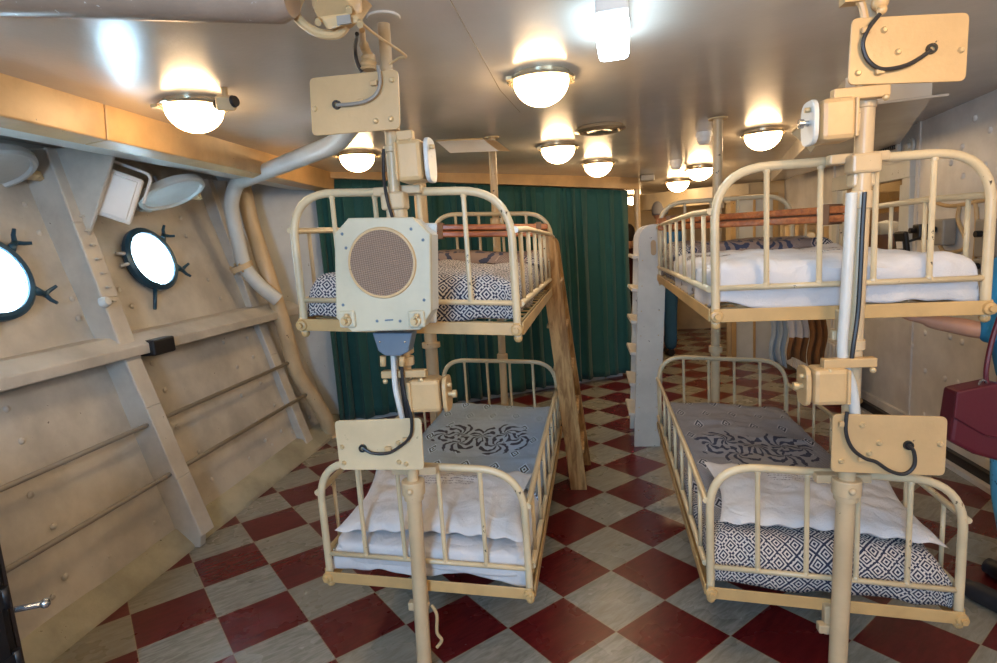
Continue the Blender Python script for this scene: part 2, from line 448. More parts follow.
# kerb between floor and plating
# rivets
rv = [(z, y) for y in (1.55, 2.1, 3.05, 3.75, 4.0) for z in (.25, .42, .62, .8, .98)] + [(z, y) for y in (2.05, 2.62, 3.0, 3.85) for z in (1.3, 1.42, 1.75, 1.9)]
for z, y in rv:
    yy = y+random.uniform(-.06, .06); zz = z+random.uniform(-.03, .03)
    b.ball((hullx(zz, yy)+.006, yy, zz), .016, 10, 6, (.6, 1, 1))
for k in range(12):
    yy = 1.35+k*.31; b.ball((hullx(.2, yy)+.006, yy, .19+.012*math.sin(k*2)), .013, 8, 5, (.6, 1, 1))
struct('wall_left', b, M['wallL'], origin=(-2.3, 0, 0), solid=0)
b = MB(); n = 70
def kerb(s, t):
    y = YN+(5.3-YN)*s; q = [(-2.19, 0), (-2.195, .02), (-2.235, .06), (-2.285, .105), (-2.335, .118)][min(4, int(round(t*4)))]
    w = noise.noise(V((y*3, t*2, 9)))*.008
    return V((q[0]+w, y, max(0, q[1]+w*.4*(t > .1))))
b.grid(kerb, n, 4)
struct('baseboard_left', b, paint('kerb_cement_paint', (.42, .40, .30), .6, .2, .25, .6, 25), solid=0)
# outer skin so that no light leaks between plating and void
b = MB(); b.quadbox([(-3.5, YN, -.1), (-3.5, YN, 2.5), (-3.45, YN, 2.5), (-3.45, YN, -.1)], (0, 5.3-YN, 0))
# ribs
def ribx(z): return [(-2.13, 0), (-2.19, .15), (-2.45, 1.06), (-2.52, 1.40), (-2.60, 1.84)][0] if z < 0 else (-2.13-.29*z if z < 1.06 else -2.437-.23*(z-1.06))
def make_rib(name, y, dx, gus=.36, ztop=2.18):
    b = MB(); t = .05
    def px(z): return ribx(z)+dx
    zz = [0.0, .12, .4, .8, 1.06, 1.4, 1.8, ztop]
    poly = [(px(z), z) for z in zz]
    poly[0] = (px(.0)-.03, 0.0); poly[1] = (px(.06), .07)
    back = [(hullx(z, y)-.02, z) for z in zz[::-1]]
    b.quadbox([(x, y, z) for x, z in poly+back], (0, t, 0))
    # inner flange, wider than the web
    for k in range(1, len(zz)-1):
        a = poly[k]; c = poly[k+1]
        b.quadbox([(a[0], y-.01, a[1]), (c[0], y-.01, c[1]), (c[0]+.018, y-.01, c[1]), (a[0]+.018, y-.01, a[1])], (0, .11, 0))
    # gusset at the head
    b.quadbox([(px(1.72)+.01, y+.05, 1.72), (px(2.16)+gus, y+.05, 2.16), (px(2.2)-.2, y+.05, 2.2), (hullx(1.72, y), y+.05, 1.72)], (0, .02, 0))
    # cable clips line
    for k in range(7):
        z = 1.38+.075*k; b.box((px(z)+.03, y+.045, z), (.02, .03, .012))
    return struct(name, b, M['wallL'], bevel=.008)
make_rib('trim_1', 2.70, 0)
make_rib('trim_2', 4.17, -.12, .12)
make_rib('trim_3', 1.23, 0)
# horizontal ledge (stringer)
b = MB(); ya, yb = .2, 4.62
b.quadbox([(-2.40, ya, 1.075), (-2.40, ya, 1.13), (-2.50, ya, 1.185), (-2.66, ya, 1.19), (-2.66, ya, 1.075)], (0, yb-ya, 0))
struct('trim_4', b, M['wallL'], bevel=.006)
# open bracket below the ledge beside the frame
t_ = tag(MB().box((-2.42, 2.93, 1.10), (.10, .17, .09)).build('ledge_socket', M['black'], bevel=.01), 'dark open socket let into the left wall ledge beside the frame', 'socket')
# longitudinal beam under the deckhead
b = MB()
def beamx(y): return -1.95-.045*(y-1.8)
for y0, y1 in ((-.5, 2.3), (2.305, 4.9)):
    vs = []
    for y in (y0, y1):
        x = beamx(y); zt = ceil_z(x, y)+.01
        vs += [(x, y, zt), (x-.015, y, zt-.155), (x-.13, y, zt-.165), (x-.13, y, zt)]
    b.add(vs, [(0, 1, 2, 3), (7, 6, 5, 4), (0, 4, 5, 1), (1, 5, 6, 2), (2, 6, 7, 3), (3, 7, 4, 0)])
struct('trim_5', b, M['beam'], bevel=.006)
# sloped soffit plate outboard of the beam
b = MB(); vs = []
for y in (-.5, 4.9):
    x = beamx(y); z = ceil_z(x, y)-.155
    vs += [(x-.12, y, z+.01), (x-.36, y, z+.03), (x-.36, y, z+.045), (x-.12, y, z+.03)]
b.add(vs, [(0, 1, 2, 3), (7, 6, 5, 4), (0, 4, 5, 1), (1, 5, 6, 2), (2, 6, 7, 3), (3, 7, 4, 0)])
struct('trim_6', b, M['greyw'])
# rods along the hull
for zz, X, lab in ((.70, -2.365, 'upper long thin steel rod running along left hull wall below the ledge'), (.42, -2.275, 'lower long thin steel rod running along left hull wall near the floor')):
    tag(MB().cyl((X+.04, .3, zz), (X-.03, 4.35, zz+.01), .013, 10).build('wall_rod', M['sw_grey']), lab, 'rod', 'rods along the left hull')

# ---- portholes
def porthole(i, c, nuts):
    ax = V((1, 0, .27)).normalized(); up = V((-.27, 0, 1)).normalized(); fw = V((0, 1, 0))
    def P(a, r, h=0.0): return c+ax*h+(fw*math.cos(a)+up*math.sin(a))*r
    b = MB(); b.lathe([(.175, -.08), (.175, .0), (.190, .02), (.203, .035), (.203, .06), (.188, .072), (.168, .068), (.160, .045), (.160, -.08)], c, ax, 40)
    fr = b.build('window_%d' % i, M['bluering'], origin=tuple(c)); fr['kind'] = 'structure'
    XF[fr.name] = Matrix.Translation(c)
    g = MB().lathe([(0, 0), (.162, 0), (.162, .006), (0, .006)], c+ax*.056, ax, 40).build('pane', M['glass'], fr)
    g2 = MB().lathe([(0, 0), (.161, 0)], c+ax*.046, ax, 40).build('daylight', M['sea'], fr)
    for a in nuts:
        a = R(a); m = MB()
        m.tube([P(a, .19, .05), P(a, .26, .04)], [.024, .014], 10)
        m.build('dog_bolt', M['bluering'], fr)
        m = MB(); e = P(a, .26, .04)
        for da in (.9, -.9):
            d = (fw*math.cos(a+da)+up*math.sin(a+da))
            m.tube([e, e+d*.035+ax*.01, e+d*.06+ax*.03], [.012, .010, .008], 8)
        m.ball(e, .016, 10, 6); m.build('wing_nut', M['bluering'], fr)
    m = MB(); a = R(250)
    m.tube([P(a, .19, .05), P(a, .33, .03)], [.013, .010], 8); m.build('handle', M['bluering'], fr)
    for a in (168, 186):
        m = MB(); m.tube([P(R(a), .195, .05), P(R(a), .245, .03)], .011, 8); m.build('hinge', M['hinge'], fr)
    return fr
porthole(1, PORTS[0], (38, -18))
porthole(2, PORTS[1], (40, -22))
# hinged-up deadlight lids
def deadlight(c, lab, tilt):
    t = thing('deadlight_cover', lab, 'porthole cover', c, (0, R(tilt), 0), 'porthole covers hinged up')
    b = MB().lathe([(0, .012), (.17, .012), (.175, .026), (.19, .026), (.198, .012), (.198, -.012), (.185, -.022), (.172, -.02), (.165, -.006), (0, -.006)], (0, 0, 0), (0, 0, 1), 44)
    b.build('disc', M['lid'], t, world=False)
    b = MB(); b.box((-.0, .215, .0), (.05, .06, .03)); b.box((-.01, .255, .005), (.03, .05, .045)); b.build('lug', M['tan'], t, world=False, bevel=.004)
    b = MB(); b.box((-.205, .0, .01), (.05, .09, .04)); b.cyl((-.225, -.06, .01), (-.225, .06, .01), .012, 10); b.build('hinge', M['lid'], t, world=False, bevel=.003)
    b = MB(); b.cyl((-.05, .0, .0), (-.05, 0, .14), .008, 8); b.build('stay', M['lid'], t, world=False)
deadlight(PY(172, 193, 3.35), 'round grey porthole cover hinged up beside the white wall speaker', -24)
deadlight(PY(-12, 170, 2.42), 'round grey porthole cover hinged up at the left edge of the view', -24)
# bolt-headed vent caps on the hull between frames
tag(MB().lathe([(0, .035), (.02, .034), (.028, .024), (.03, 0)], PX(103, 303, -2.46), (1, 0, .3), 16).build('pipe_cap', M['greyw']), 'small round grey cap on left wall frame above the ledge', 'cap')
# white wall speaker
c = PY(119, 195, 2.9)
t = thing('wall_speaker', 'small white box loudspeaker tilted on bracket under left wall beam', 'speaker', c, (R(8), R(24), R(30))); t.scale = (1.4, 1.4, 1.35)
b = MB(); b.quadbox([(-.075, -.06, -.095), (.075, -.06, -.095), (.075, -.06, .095), (-.075, -.06, .095)], (0, .02, 0))
b.add([(-.075, -.04, -.095), (.075, -.04, -.095), (.075, -.04, .095), (-.075, -.04, .095), (-.045, .07, -.07), (.045, .07, -.07), (.045, .07, .07), (-.045, .07, .07)],
      [(0, 1, 2, 3), (7, 6, 5, 4), (0, 4, 5, 1), (1, 5, 6, 2), (2, 6, 7, 3), (3, 7, 4, 0)])
b.build('housing', M['white'], t, world=False, bevel=.012)
MB().box((0, -.062, 0), (.12, .008, .16)).build('grille', M['white'], t, world=False, bevel=.004)
b = MB().tube(round_path([(-.085, 0, 0), (-.085, 0, .12), (.085, 0, .12), (.085, 0, 0)], .03), .006, 8); b.build('bracket', M['white'], t, world=False)

# ---- back-left bulkhead behind the curtain
CL, CRt = V((-2.24, 4.75, 0)), V((.48, 6.40, 0))
cd = (CRt-CL).normalized(); cn = V((cd.y, -cd.x, 0))   # cn points to the camera side
b = MB(); A0 = CL-cd*1.0-cn*.12; A1 = CRt-cn*.12-cd*.06
b.quadbox([A0, A1, A1+V((0, 0, 2.26)), A0+V((0, 0, 2.26))], -cn*.05)
struct('wall_back', b, M['greyw'])
# beam over the curtain
b = MB(); n = 10
Lb, Rb = CL-cd*.15, CRt+cd*.10
def zb(p, s): return 2.205*(1-s)+2.02*s
vs = []
for i in range(n+1):
    s = i/n; p = Lb.lerp(Rb, s); z0 = zb(p, s); z1 = ceil_z(p.x, p.y)+.01
    q = p+cn*.05; r_ = p-cn*.06
    vs += [(q.x, q.y, z0), (q.x, q.y, z1), (r_.x, r_.y, z1), (r_.x, r_.y, z0)]
fs = []
for i in range(n):
    for k in range(4): fs.append((i*4+k, i*4+(k+1) % 4, (i+1)*4+(k+1) % 4, (i+1)*4+k))
fs += [(3, 2, 1, 0), (n*4, n*4+1, n*4+2, n*4+3)]
b.add(vs, fs); struct('trim_7', b, M['beam'])
# curtain
nf = 340
def curt(s, t):
    p = CL.lerp(CRt, s)
    zt = zb(p, s)-.005; z = .06+(zt-.06)*(1-t)
    ph = s*24*2*PI+2.6*math.sin(s*17)+1.4*math.sin(s*41)
    a = (.036+.020*math.sin(s*33))*(.35+.65*min(1, t*3))
    d = math.sin(ph)*a+.012*math.sin(ph*.37+2*t)+noise.noise(V((s*9, t*3, 1)))*.03*t
    q = p+cn*d+cd*(.012*math.sin(ph*2+1))
    return V((q.x, q.y, z))
tag(MB().grid(curt, nf, 26).build('curtain', M['teal'], solid=.003), 'dark teal floor-length pleated curtain hanging behind the left bunks', 'curtain')
# post at the curtain's right end
p = PY(637, 195, 6.5); q = V((p.x, 6.5, 0))
tag(MB().cyl(q, V((q.x, q.y, ceil_z(q.x, 6.5))), .03, 14).build('curtain_post', M['pole']), 'thin tan post at the right end of the teal curtain', 'post')

# ---- right wall
b = MB(); XR = 2.25
DY0, DY1, DZ0, DZ1 = 4.47, 5.62, .95, 1.83   # framed opening
def wr(y0, y1, z0, z1): b.box((XR+.03, (y0+y1)/2, (z0+z1)/2), (.06, y1-y0, z1-z0))
wr(YN, DY0, 0, 2.4); wr(DY1, YF, 0, 2.4); wr(DY0, DY1, 0, DZ0); wr(DY0, DY1, DZ1, 2.4)
# vertical plate lap, lower panel seams
b.box((XR-.004, 4.40, 1.2), (.012, .035, 2.3)); b.box((XR-.006, 5.75, 1.1), (.02, .05, 2.2)); b.box((XR-.002, 3.3, 1.62), (.008, 2.2, .09))
for px_, py_ in [(937, 150), (905, 162), (961, 100), (932, 108), (951, 97), (962, 147), (890, 118), (963, 176), (951, 163), (925, 333), (950, 337), (962, 342), (925, 371), (945, 379), (958, 383), (990, 348), (924, 415), (988, 210), (975, 200), (912, 345), (990, 130), (975, 118), (985, 165)]:
    p = PX(px_, py_, XR); b.ball((XR, p.y, p.z), .020, 12, 6, (.55, 1, 1))
for k in range(10):
    for zz in (.35, 1.35, 1.95): b.ball((XR, -1.5+k*.43, zz), .018, 10, 5, (.55, 1, 1))
struct('wall_right', b, M['wallR'], origin=(XR, 0, 0))
b = MB(); b.box((XR-.03, 2.0, .05), (.06, 7.6, .07)); struct('baseboard_right', b, M['black'], bevel=.005)
b = MB(); b.box((XR-.045, 3.0, .015), (.10, 5.2, .03)); b.box((XR-.012, 3.0, .115), (.024, 5.2, .06)); struct('trim_8', b, M['wallR'])
# framed viewing opening with brown room behind
b = MB()
for (y0, y1, z0, z1, d) in [(DY0-.05, DY0+.05, DZ0, DZ1+.05, .05), (DY1-.04, DY1+.06, DZ0, DZ1+.05, .05), (DY0-.055, DY1+.065, DZ1-.02, DZ1+.10, .056), (DY0+.07, DY0+.12, DZ0, DZ1-.06, .03), (DY0-.01, DY1+.01, DZ0-.03, DZ0+.03, .044)]:
    b.box((XR-d/2+.01, (y0+y1)/2, (z0+z1)/2), (d, y1-y0, z1-z0))
w = struct('window_3', b, M['greyw'], bevel=.004)
MB().box((XR+.02, (DY0+DY1)/2, (DZ0+DZ1)/2), (.006, DY1-DY0, DZ1-DZ0)).build('pane', M['glass'], w)
b = MB(); b.box((XR+.75, 5.05, 1.1), (.04, 2.2, 2.2)); b.box((XR+.40, 3.97, 1.1), (.7, .04, 2.2)); b.box((XR+.40, 6.13, 1.1), (.7, .04, 2.2)); b.box((XR+.40, 5.05, 2.1), (.7, 2.2, .04)); b.box((XR+.40, 5.05, .2), (.7, 2.2, .04))
struct('wall_alcove', b, M['brown'])
# mannequin seen through the pane
c = PX(886, 236, XR+.35)
t = thing('mannequin', 'mannequin with white cap seen through the framed pane in right wall', 'mannequin', (c.x, c.y, .22))
b = MB(); b.tube(smooth_path([(c.x, c.y, .22), (c.x, c.y, .6), (c.x, c.y, .95), (c.x, c.y, 1.1), (c.x, c.y, 1.22), (c.x, c.y, 1.27)], 4), [.10+.06*math.sin(PI*min(1, k/16)) if k < 16 else max(.05, .15-.02*(k-15)) for k in range(21)], 18)
b.tube(smooth_path([(c.x, c.y-.16, 1.13), (c.x-.05, c.y-.2, .95), (c.x-.16, c.y-.12, .86)], 4), .035, 10)
b.tube(smooth_path([(c.x, c.y+.16, 1.13), (c.x-.05, c.y+.2, .95), (c.x-.16, c.y+.12, .86)], 4), .035, 10)
b.build('gown', M['sheet'], t)
b = MB(); b.ball((c.x, c.y, 1.38), .095, 18, 12, (.95, .82, 1.2)); b.ball((c.x-.095, c.y, 1.37), .016, 8, 6); b.build('head', M['skin'], t)
b = MB(); b.lathe([(.10, 0), (.105, .05), (.09, .10), (0, .12)], (c.x, c.y, 1.41), (0, 0, 1), 20); b.build('cap', M['sheet'], t)
# ventilation grating high on the right wall
c = PX(890, 140, XR-.02)
t = thing('vent_grating', 'dark square vent grating high on right wall behind the duct', 'vent', c)
MB().box(c, (.03, .26, .20)).build('frame', M['greyw'], t, bevel=.004)
b = MB()
for k in range(9): b.box(c+V((-.018, -.10+k*.025, 0)), (.006, .006, .16))
for k in range(7): b.box(c+V((-.018, 0, -.075+k*.025)), (.006, .22, .006))
b.build('mesh', M['black'], t)
# round flange on the right wall
c = PX(911, 146, XR-.01)
tag(MB().lathe([(0, .03), (.02, .03), (.022, .015), (.05, .015), (.055, 0)], c, (-1, 0, 0), 20).build('blank_flange', M['greyw']), 'round bolted flange high on right wall above the pane', 'flange')
# switch boxes and conduit
SW = [((943, 232), (.16, .20), 'dark grey round-cornered switch box on right wall, biggest of the upper row'), ((990, 238), (.16, .26), 'tall grey switch box on right wall near far bunk corner post'),
      ((987, 268), (.14, .13), 'grey switch box hanging lowest on the right wall at edge'), ((922, 232), (.10, .13), 'small black switch box right beside the framed pane'),
      ((919, 262), (.12, .10), 'low grey box on right wall just above white sheet, left one'), ((938, 264), (.12, .10), 'low grey box on right wall just above white sheet, right one'), ((900, 268), (.1, .09), 'small grey box on right wall below the pane corner')]
for (px_, py_), (dy, dz), lab in SW:
    c = PX(px_, py_, XR-.05)
    t = thing('switch_box', lab, 'switch box', c, (0, 0, 0), 'switch boxes on the right wall')
    MB().box(c, (.08, dy*.85, dz*.8)).build('housing', M['sw_grey'] if px_ != 922 else M['black'], t, bevel=.01)
    MB().cyl(c+V((-.045, 0, dz*.1)), c+V((-.075, 0, dz*.1)), .018, 14).build('knob', M['black'], t)
for pts, lab in [([(925, 200), (927, 215), (925, 226)], 'cream conduit dropping to the small black switch box'), ([(960, 205), (958, 220), (966, 240), (962, 250), (945, 252), (940, 246)], 'looped cream conduit below the large grey switch box'),
                 ([(975, 195), (977, 230), (973, 275)], 'straight cream conduit between switch boxes on right wall'), ([(930, 200), (950, 206), (985, 200), (996, 198)], 'wavy bundle of cream cable above the switch boxes')]:
    tag(MB().tube(smooth_path([PX(x, y, XR-.011) for x, y in pts], 6), .012, 8).build('conduit', M['cream']), lab, 'conduit', 'conduits on the right wall')
# wall phone-like black device
c = PX(902, 243, 2.02)
t = thing('test_meter', 'black handheld instrument with white label standing beyond the right bunk', 'device', c, (0, R(-8), R(6)))
MB().box((0, 0, 0), (.03, .115, .15)).build('housing', M['black'], t, world=False, bevel=.012)
MB().box((-.017, 0, -.01), (.004, .06, .045)).build('label_plate', M['white'], t, world=False)
b = MB().tube([(.02, 0, 0), (XR-c.x, 0, .02)], .008, 8); b.build('wall_bracket', M['black'], t, world=False)

# ---- far end
b = MB(); b.box((1.4, 9.6, 1.1), (2.4, .06, 2.3)); struct('wall_far', b, M['tan'])
b = MB(); b.box((.15, 8.0, 1.1), (.06, 3.3, 2.3)); struct('wall_corridor', b, M['tan'])
def panel_door(name, x0, x1, y, z0, z1, mat):
    b = MB(); b.box(((x0+x1)/2, y, (z0+z1)/2), (x1-x0, .05, z1-z0)); d = struct(name, b, mat, bevel=.005)
    f = MB()
    for (a, c_, e, g) in [(x0-.05, x0, z0, z1), (x1, x1+.05, z0, z1), (x0-.05, x1+.05, z1, z1+.05), ((x0+x1)/2-.012, (x0+x1)/2+.012, z0, z1)]:
        f.box(((a+c_)/2, y-.03, (e+g)/2), (c_-a, .03, g-e))
    f.build('frame', M['bedframe'], d)
    return d
panel_door('door_1', 1.70, 2.10, 7.0, .02, 1.86, M['greyw'])
b = MB(); b.box((1.93, 7.06, 1.02), (.62, .05, 2.04)); struct('wall_panel', b, M['tan'])
# white lockers low at the far end
t = thing('low_cabinet', 'low white cabinet against the far wall beyond the bunks', 'cabinet', (1.02, 9.25, 0))
MB().box((.86, 9.25, .45), (.84, .5, .9)).build('body', M['white'], t, bevel=.008)
for x in (.66, 1.07):
    d = MB().box((x, 8.99, .46), (.38, .02, .78)).build('door', M['white'], t, bevel=.006)
    MB().ball((x+.15, 8.97, .5), .015, 8, 6).build('knob', M['steel'], d)
# big curved duct under the far deckhead
b = MB(); vs = []; n = 24
for i in range(n+1):
    a = R(195+ i*75/n); r0 = 1.25; cx, cy = 1.85, 8.0
    for (dr, z) in ((0, 1.84), (0, 2.03), (-.25, 2.03), (-.25, 1.84)):
        vs.append((cx+(r0+dr)*math.cos(a), cy+(r0+dr)*math.sin(a)*.8, z))
fs = []
for i in range(n):
    for k in range(4): fs.append((i*4+k, i*4+(k+1) % 4, (i+1)*4+(k+1) % 4, (i+1)*4+k))
fs += [(3, 2, 1, 0), (n*4, n*4+1, n*4+2, n*4+3)]
b.add(vs, fs); tag(b.build('curved_duct', M['bed']), 'broad curved cream duct under the ceiling at the far end', 'duct')
# ventilation trunk under the right deckhead
b = MB(); yA, yB = 3.55, 4.9
q4 = [PZ(845, 108, 2.085), PZ(932, 97, 2.085), PZ(896, 150, 2.05), PZ(770, 182, 2.0)]
b.add(q4+[p+V((0, 0, .22)) for p in q4], [(3, 2, 1, 0), (4, 5, 6, 7), (0, 1, 5, 4), (1, 2, 6, 5), (2, 3, 7, 6), (3, 0, 4, 7)])
b.cyl(q4[0]+V((0, -.02, 0)), q4[1]+V((.06, -.02, 0)), .006, 8)
t_tr = tag(b.build('ventilation_trunk', M['ceiling'], bevel=.004), 'broad flat sheet-metal ventilation trunk under the ceiling at right', 'duct')
# cream access flaps hanging from the deckhead
def flap(p0, p1, h, lab, mat, tilt=(.1, -.1)):
    t = thing('hanging_flap', lab, 'flap', (p0+p1)/2)
    d = (p1-p0); dn = V((tilt[0], tilt[1], -h))
    b = MB(); b.quadbox([p0, p1, p1+dn, p0+dn], V((.0, .012, 0))); b.build('panel', mat, t, bevel=.003)
    b = MB(); e = d.normalized(); b.quadbox([p1, p1+V((.06, .1, -.0)), p1+V((.06, .1, 0))+dn*.9, p1+dn], V((.006, .006, 0))); b.build('side_flap', M['cream'], t)
    b = MB(); b.cyl(p0, p1, .007, 8); b.build('hinge_rod', M['bolt'], t)
flap(PY(436, 141, 3.45), PY(483, 139, 3.45), .09, 'white hanging hood flap under the ceiling behind left upper lamp box', M['white'])
p0 = PY(790, 133, 3.7); p1 = PY(822, 100, 3.7)
t = thing('hanging_flap', 'bright cream flap tilted down from the ceiling left of right lamp box', 'flap', (p0+p1)/2)
b = MB(); b.quadbox([PY(792, 133, 3.7), PY(828, 96, 3.7), PY(842, 118, 3.62), PY(811, 152, 3.6)], V((0, .012, 0))); b.build('panel', M['bed'], t, bevel=.003)
b = MB(); b.cyl(PY(792, 133, 3.7), PY(828, 96, 3.7), .006, 8); b.build('hinge_rod', M['bolt'], t)

# rear wall behind the camera
b = MB(); b.box((-.35, YN, 1.2), (5.9, .06, 2.6)); struct('wall_rear', b, M['wallR'])
# transverse edge of dark casing at the ceiling, nearest the camera
b = MB(); y = 1.42
pa, pb = PY(-40, -9, 1.45), PY(292, -3, 1.45)
b.tube([pa, pa.lerp(pb, .97), pb], [.06, .06, .045], 20)
b.box((pa+pb)/2+V((0, -.04, .09)), ((pb-pa).length, .10, .12))
struct('trim_9', b, paint('casing_paint', (.34, .26, .20), .35, .15, .5, .4, 30, (.6, .6, .58)))

# ================================================================ POLES
def axis_pole(bot, top, Y):
    a = PY(*bot, Y); c_ = PY(*top, Y); d = (c_-a)/(c_.z-a.z)
    return lambda z: a+d*(z-a.z)
LP = axis_pole((424, 655), (384, 28), 1.83)
RP = axis_pole((838, 655), (871, 3), 1.83)
def collar(m, P, z, r, h): m.tube([P(z-h/2), P(z+h/2)], r, 18)
def stanchion(P, zj, lab, rlow=.026, rup=.019):
    a = P(0); t = thing('stanchion', lab, 'pole', a)
    zc = ceil_z(P(2.2).x, P(2.2).y)
    MB().tube([P(0), P(zj)], rlow, 20).build('lower_tube', M['pole'], t)
    MB().tube([P(zj), P(zc-.02)], rup, 18).build('upper_tube', M['pole'], t)
    m = MB(); collar(m, P, zj, rlow*1.55, .05); collar(m, P, zj-.035, rlow*1.3, .02); m.ball(P(zj)+V((0, -.042, 0)), .012, 10, 6); m.build('collar', M['pole'], t, bevel=.003)
    m = MB(); m.lathe([(0, .016), (.05, .016), (.052, .018), (.052, .024)], V((P(zc).x, P(zc).y, ceil_z(P(zc).x, P(zc).y)-.022)), (0, 0, 1), 32); m.build('ceiling_flange', M['ceiling'], t)
    m = MB(); m.lathe([(.06, 0), (.06, .012), (.03, .02), (.03, .03)], P(0), (0, 0, 1), 24); m.build('foot', M['pole'], t)
    return t
stL = stanchion(LP, .735, 'slim cream pole from floor to ceiling before the left bunks')
stR = stanchion(RP, .735, 'slim cream pole from floor to ceiling before the right bunks', .027, .024)
# joint brackets of the upper bunks on the poles
for P, t, y_ in ((LP, stL, 200), (RP, stR, 160)):
    z = 1.70
    m = MB(); m.box(P(z)+V((0, .0, 0)), (.078, .062, .055)); m.box(P(z)+V((0, .01, -.04)), (.06, .05, .05)); m.build('bunk_bracket', M['pole'], t, bevel=.008)
    for zz, rr, hh in ((1.93, .03, .03), (1.86, .027, .02), (1.60, .028, .05), (1.18, .03, .03)):
        m = MB(); collar(m, P, zz, rr, hh); m.build('pipe_clamp', M['pole'], t, bevel=.003)
    # painted conduit strapped to the left pole; right tube shapes that pole's white-lit side
    ox = -.016 if P is RP else 0
    m = MB(); m.tube(smooth_path([P(1.62)+V((ox-.018, -.02, 0)), P(1.45)+V((ox-.022, -.028, 0)), P(1.3)+V((ox-.024, -.028, 0)), P(1.15)+V((ox-.024, -.026, 0)), P(1.05)+V((-.01, -.028, 0)), P(.9)+V((.01, -.028, 0))], 6), .015 if P is RP else .009, 12); m.build('conduit_and_lit_side', M['greyw'], t)
    if P is RP: continue
    m = MB(); m.tube(smooth_path([P(1.86)+V((-.02, -.02, 0)), P(1.78)+V((-.022, -.03, 0)), P(1.7)+V((-.01, -.045, 0)), P(1.6)+V((.006, -.028, 0)), P(1.45)+V((.008, -.027, 0)), P(1.3)+V((.008, -.027, 0)), P(1.12)+V((-.004, -.04, 0)), P(.95)+V((.006, -.034, 0)), P(.86)+V((-.004, -.03, 0))], 6), .0055, 8); m.build('cable', M['rubber'], t)
# big black taped hose on the right pole
tag(MB().tube(smooth_path([RP(1.62)+V((-.006, -.034, 0)), RP(1.52)+V((-.008, -.036, 0)), RP(1.4)+V((-.008, -.038, 0)), RP(1.28)+V((-.010, -.04, 0)), RP(1.19)+V((-.020, -.046, 0)), RP(1.12)+V((-.024, -.044, 0))], 6), .0065, 8).build('taped_cable', M['rubber']), 'thick black cable taped down the right pole beside upper bunk', 'cable')

def bgpole(bot, top, Y, r, lab):
    P = axis_pole(bot, top, Y); zc = ceil_z(P(2.2).x, Y)
    t = thing('stanchion', lab, 'pole', P(0))
    MB().tube([P(0), P(zc-.01)], r, 18).build('tube', M['pole'], t)
    MB().lathe([(0, 0), (r*1.9, 0), (r*2.0, .008), (0, .012)], V((P(zc).x, P(zc).y, zc-.016)), (0, 0, 1), 28).build('ceiling_flange', M['bolt'], t)
    for z in (.80, 1.69): MB().tube([P(z-.02), P(z+.02)], r*1.5, 16).build('clamp', M['pole'], t, bevel=.003)
    return P
FL = bgpole((503, 370), (492, 145), 3.76, .024, 'thin pole behind the far end of the left bunks')
FR = bgpole((715, 400), (718, 118), 3.76, .028, 'thin cream pole behind the far end of the right bunks')
bgpole((433, 372), (420, 190), 4.35, .048, 'thick pale pole behind the left upper bunk before the curtain')

# ================================================================ BUNKS
W2, BL = .378, 1.80
def bed(name, head, right, zb, lab, sprz=True):
    """head/right: pixel-independent: local origin at the middle of the near end"""
    t = thing(name, lab, 'bed', head, right, 'white enamelled iron bunk beds')
    def arch(y, zt, nm):
        m = MB(); m.tube(round_path([(-W2, y, -.015), (-W2, y, zt), (W2, y, zt), (W2, y, -.015)], .16, 10), .0135, 12)
        f = m.build(nm, M['bed'], t, world=False)
        MB().cyl((-W2, y, .105), (W2, y, .105), .009, 10).build('cross_tube', M['bed'], f, world=False)
        for x in (-.6, -.2, .2, .6):
            sm = MB().cyl((x*W2, y, .105), (x*W2, y, zt), .0082, 10)
            sm.ball((x*W2, y, zt-.015), .011, 8, 5); sm.ball((x*W2, y, .112), .011, 8, 5)
            sm.build('spindle', M['bed'], f, world=False)
        return f
    arch(0, .47, 'near_end_frame'); arch(BL, .47, 'far_end_frame')
    m = MB()
    for y in (0.0, BL):
        sg = -1 if y == 0 else 1
        m.box((0, y+sg*.018, .02), (2*W2+.02, .006, .042)); m.box((0, y-sg*.005, .002), (2*W2, .04, .005))
    for x in (-W2, W2):
        sg = 1 if x > 0 else -1
        m.box((x+sg*.018, BL/2, .02), (.006, BL, .042)); m.box((x, BL/2, .002), (.04, BL, .005))
    m.build('angle_iron_frame', M['bedframe'], t, world=False, bevel=.002)
    for x in (-W2, W2):
        for y in (0.0, BL):
            sg = -1 if y == 0 else 1
            m = MB(); m.lathe([(0, .022), (.009, .022), (.010, .012), (.018, .010), (.021, 0)], (x, y+sg*.020, .018), (0, sg, 0), 12); m.ball((x, y, -.012), .015, 10, 6)
            m.build('corner_bolt', M['bedframe'], t, world=False)
    m = MB()
    for k in range(16): m.cyl((-W2, .09+k*.112, .03), (W2, .06+k*.112, .03), .004, 6)
    for k in range(14): m.cyl((-W2+.03+k*.056, .09, .034), (-W2+.03+k*.056, BL-.06, .034), .0035, 6)
    m.build('wire_spring_base', M['bolt'], t, world=False)
    for sg in (-1, 1):
        X = sg*(W2+.012)
        m = MB(); m.tube(round_path([(X, -.005, .345), (X, .06, .345), (X, .35, .352), (X, BL-.35, .34), (X, BL, .325)], .05, 5), .011, 10)
        rl = m.build('side_rail', M['bed'], t, world=False)
        MB().cyl((X, .03, .10), (X, BL-.03, .085), .011, 10).build('lower_tube', M['bed'], rl, world=False)
        for k in range(7):
            y = .13+k*.245; MB().cyl((X, y, .095), (X, y, .343), .0075, 8).build('spindle', M['bed'], rl, world=False)
    return t
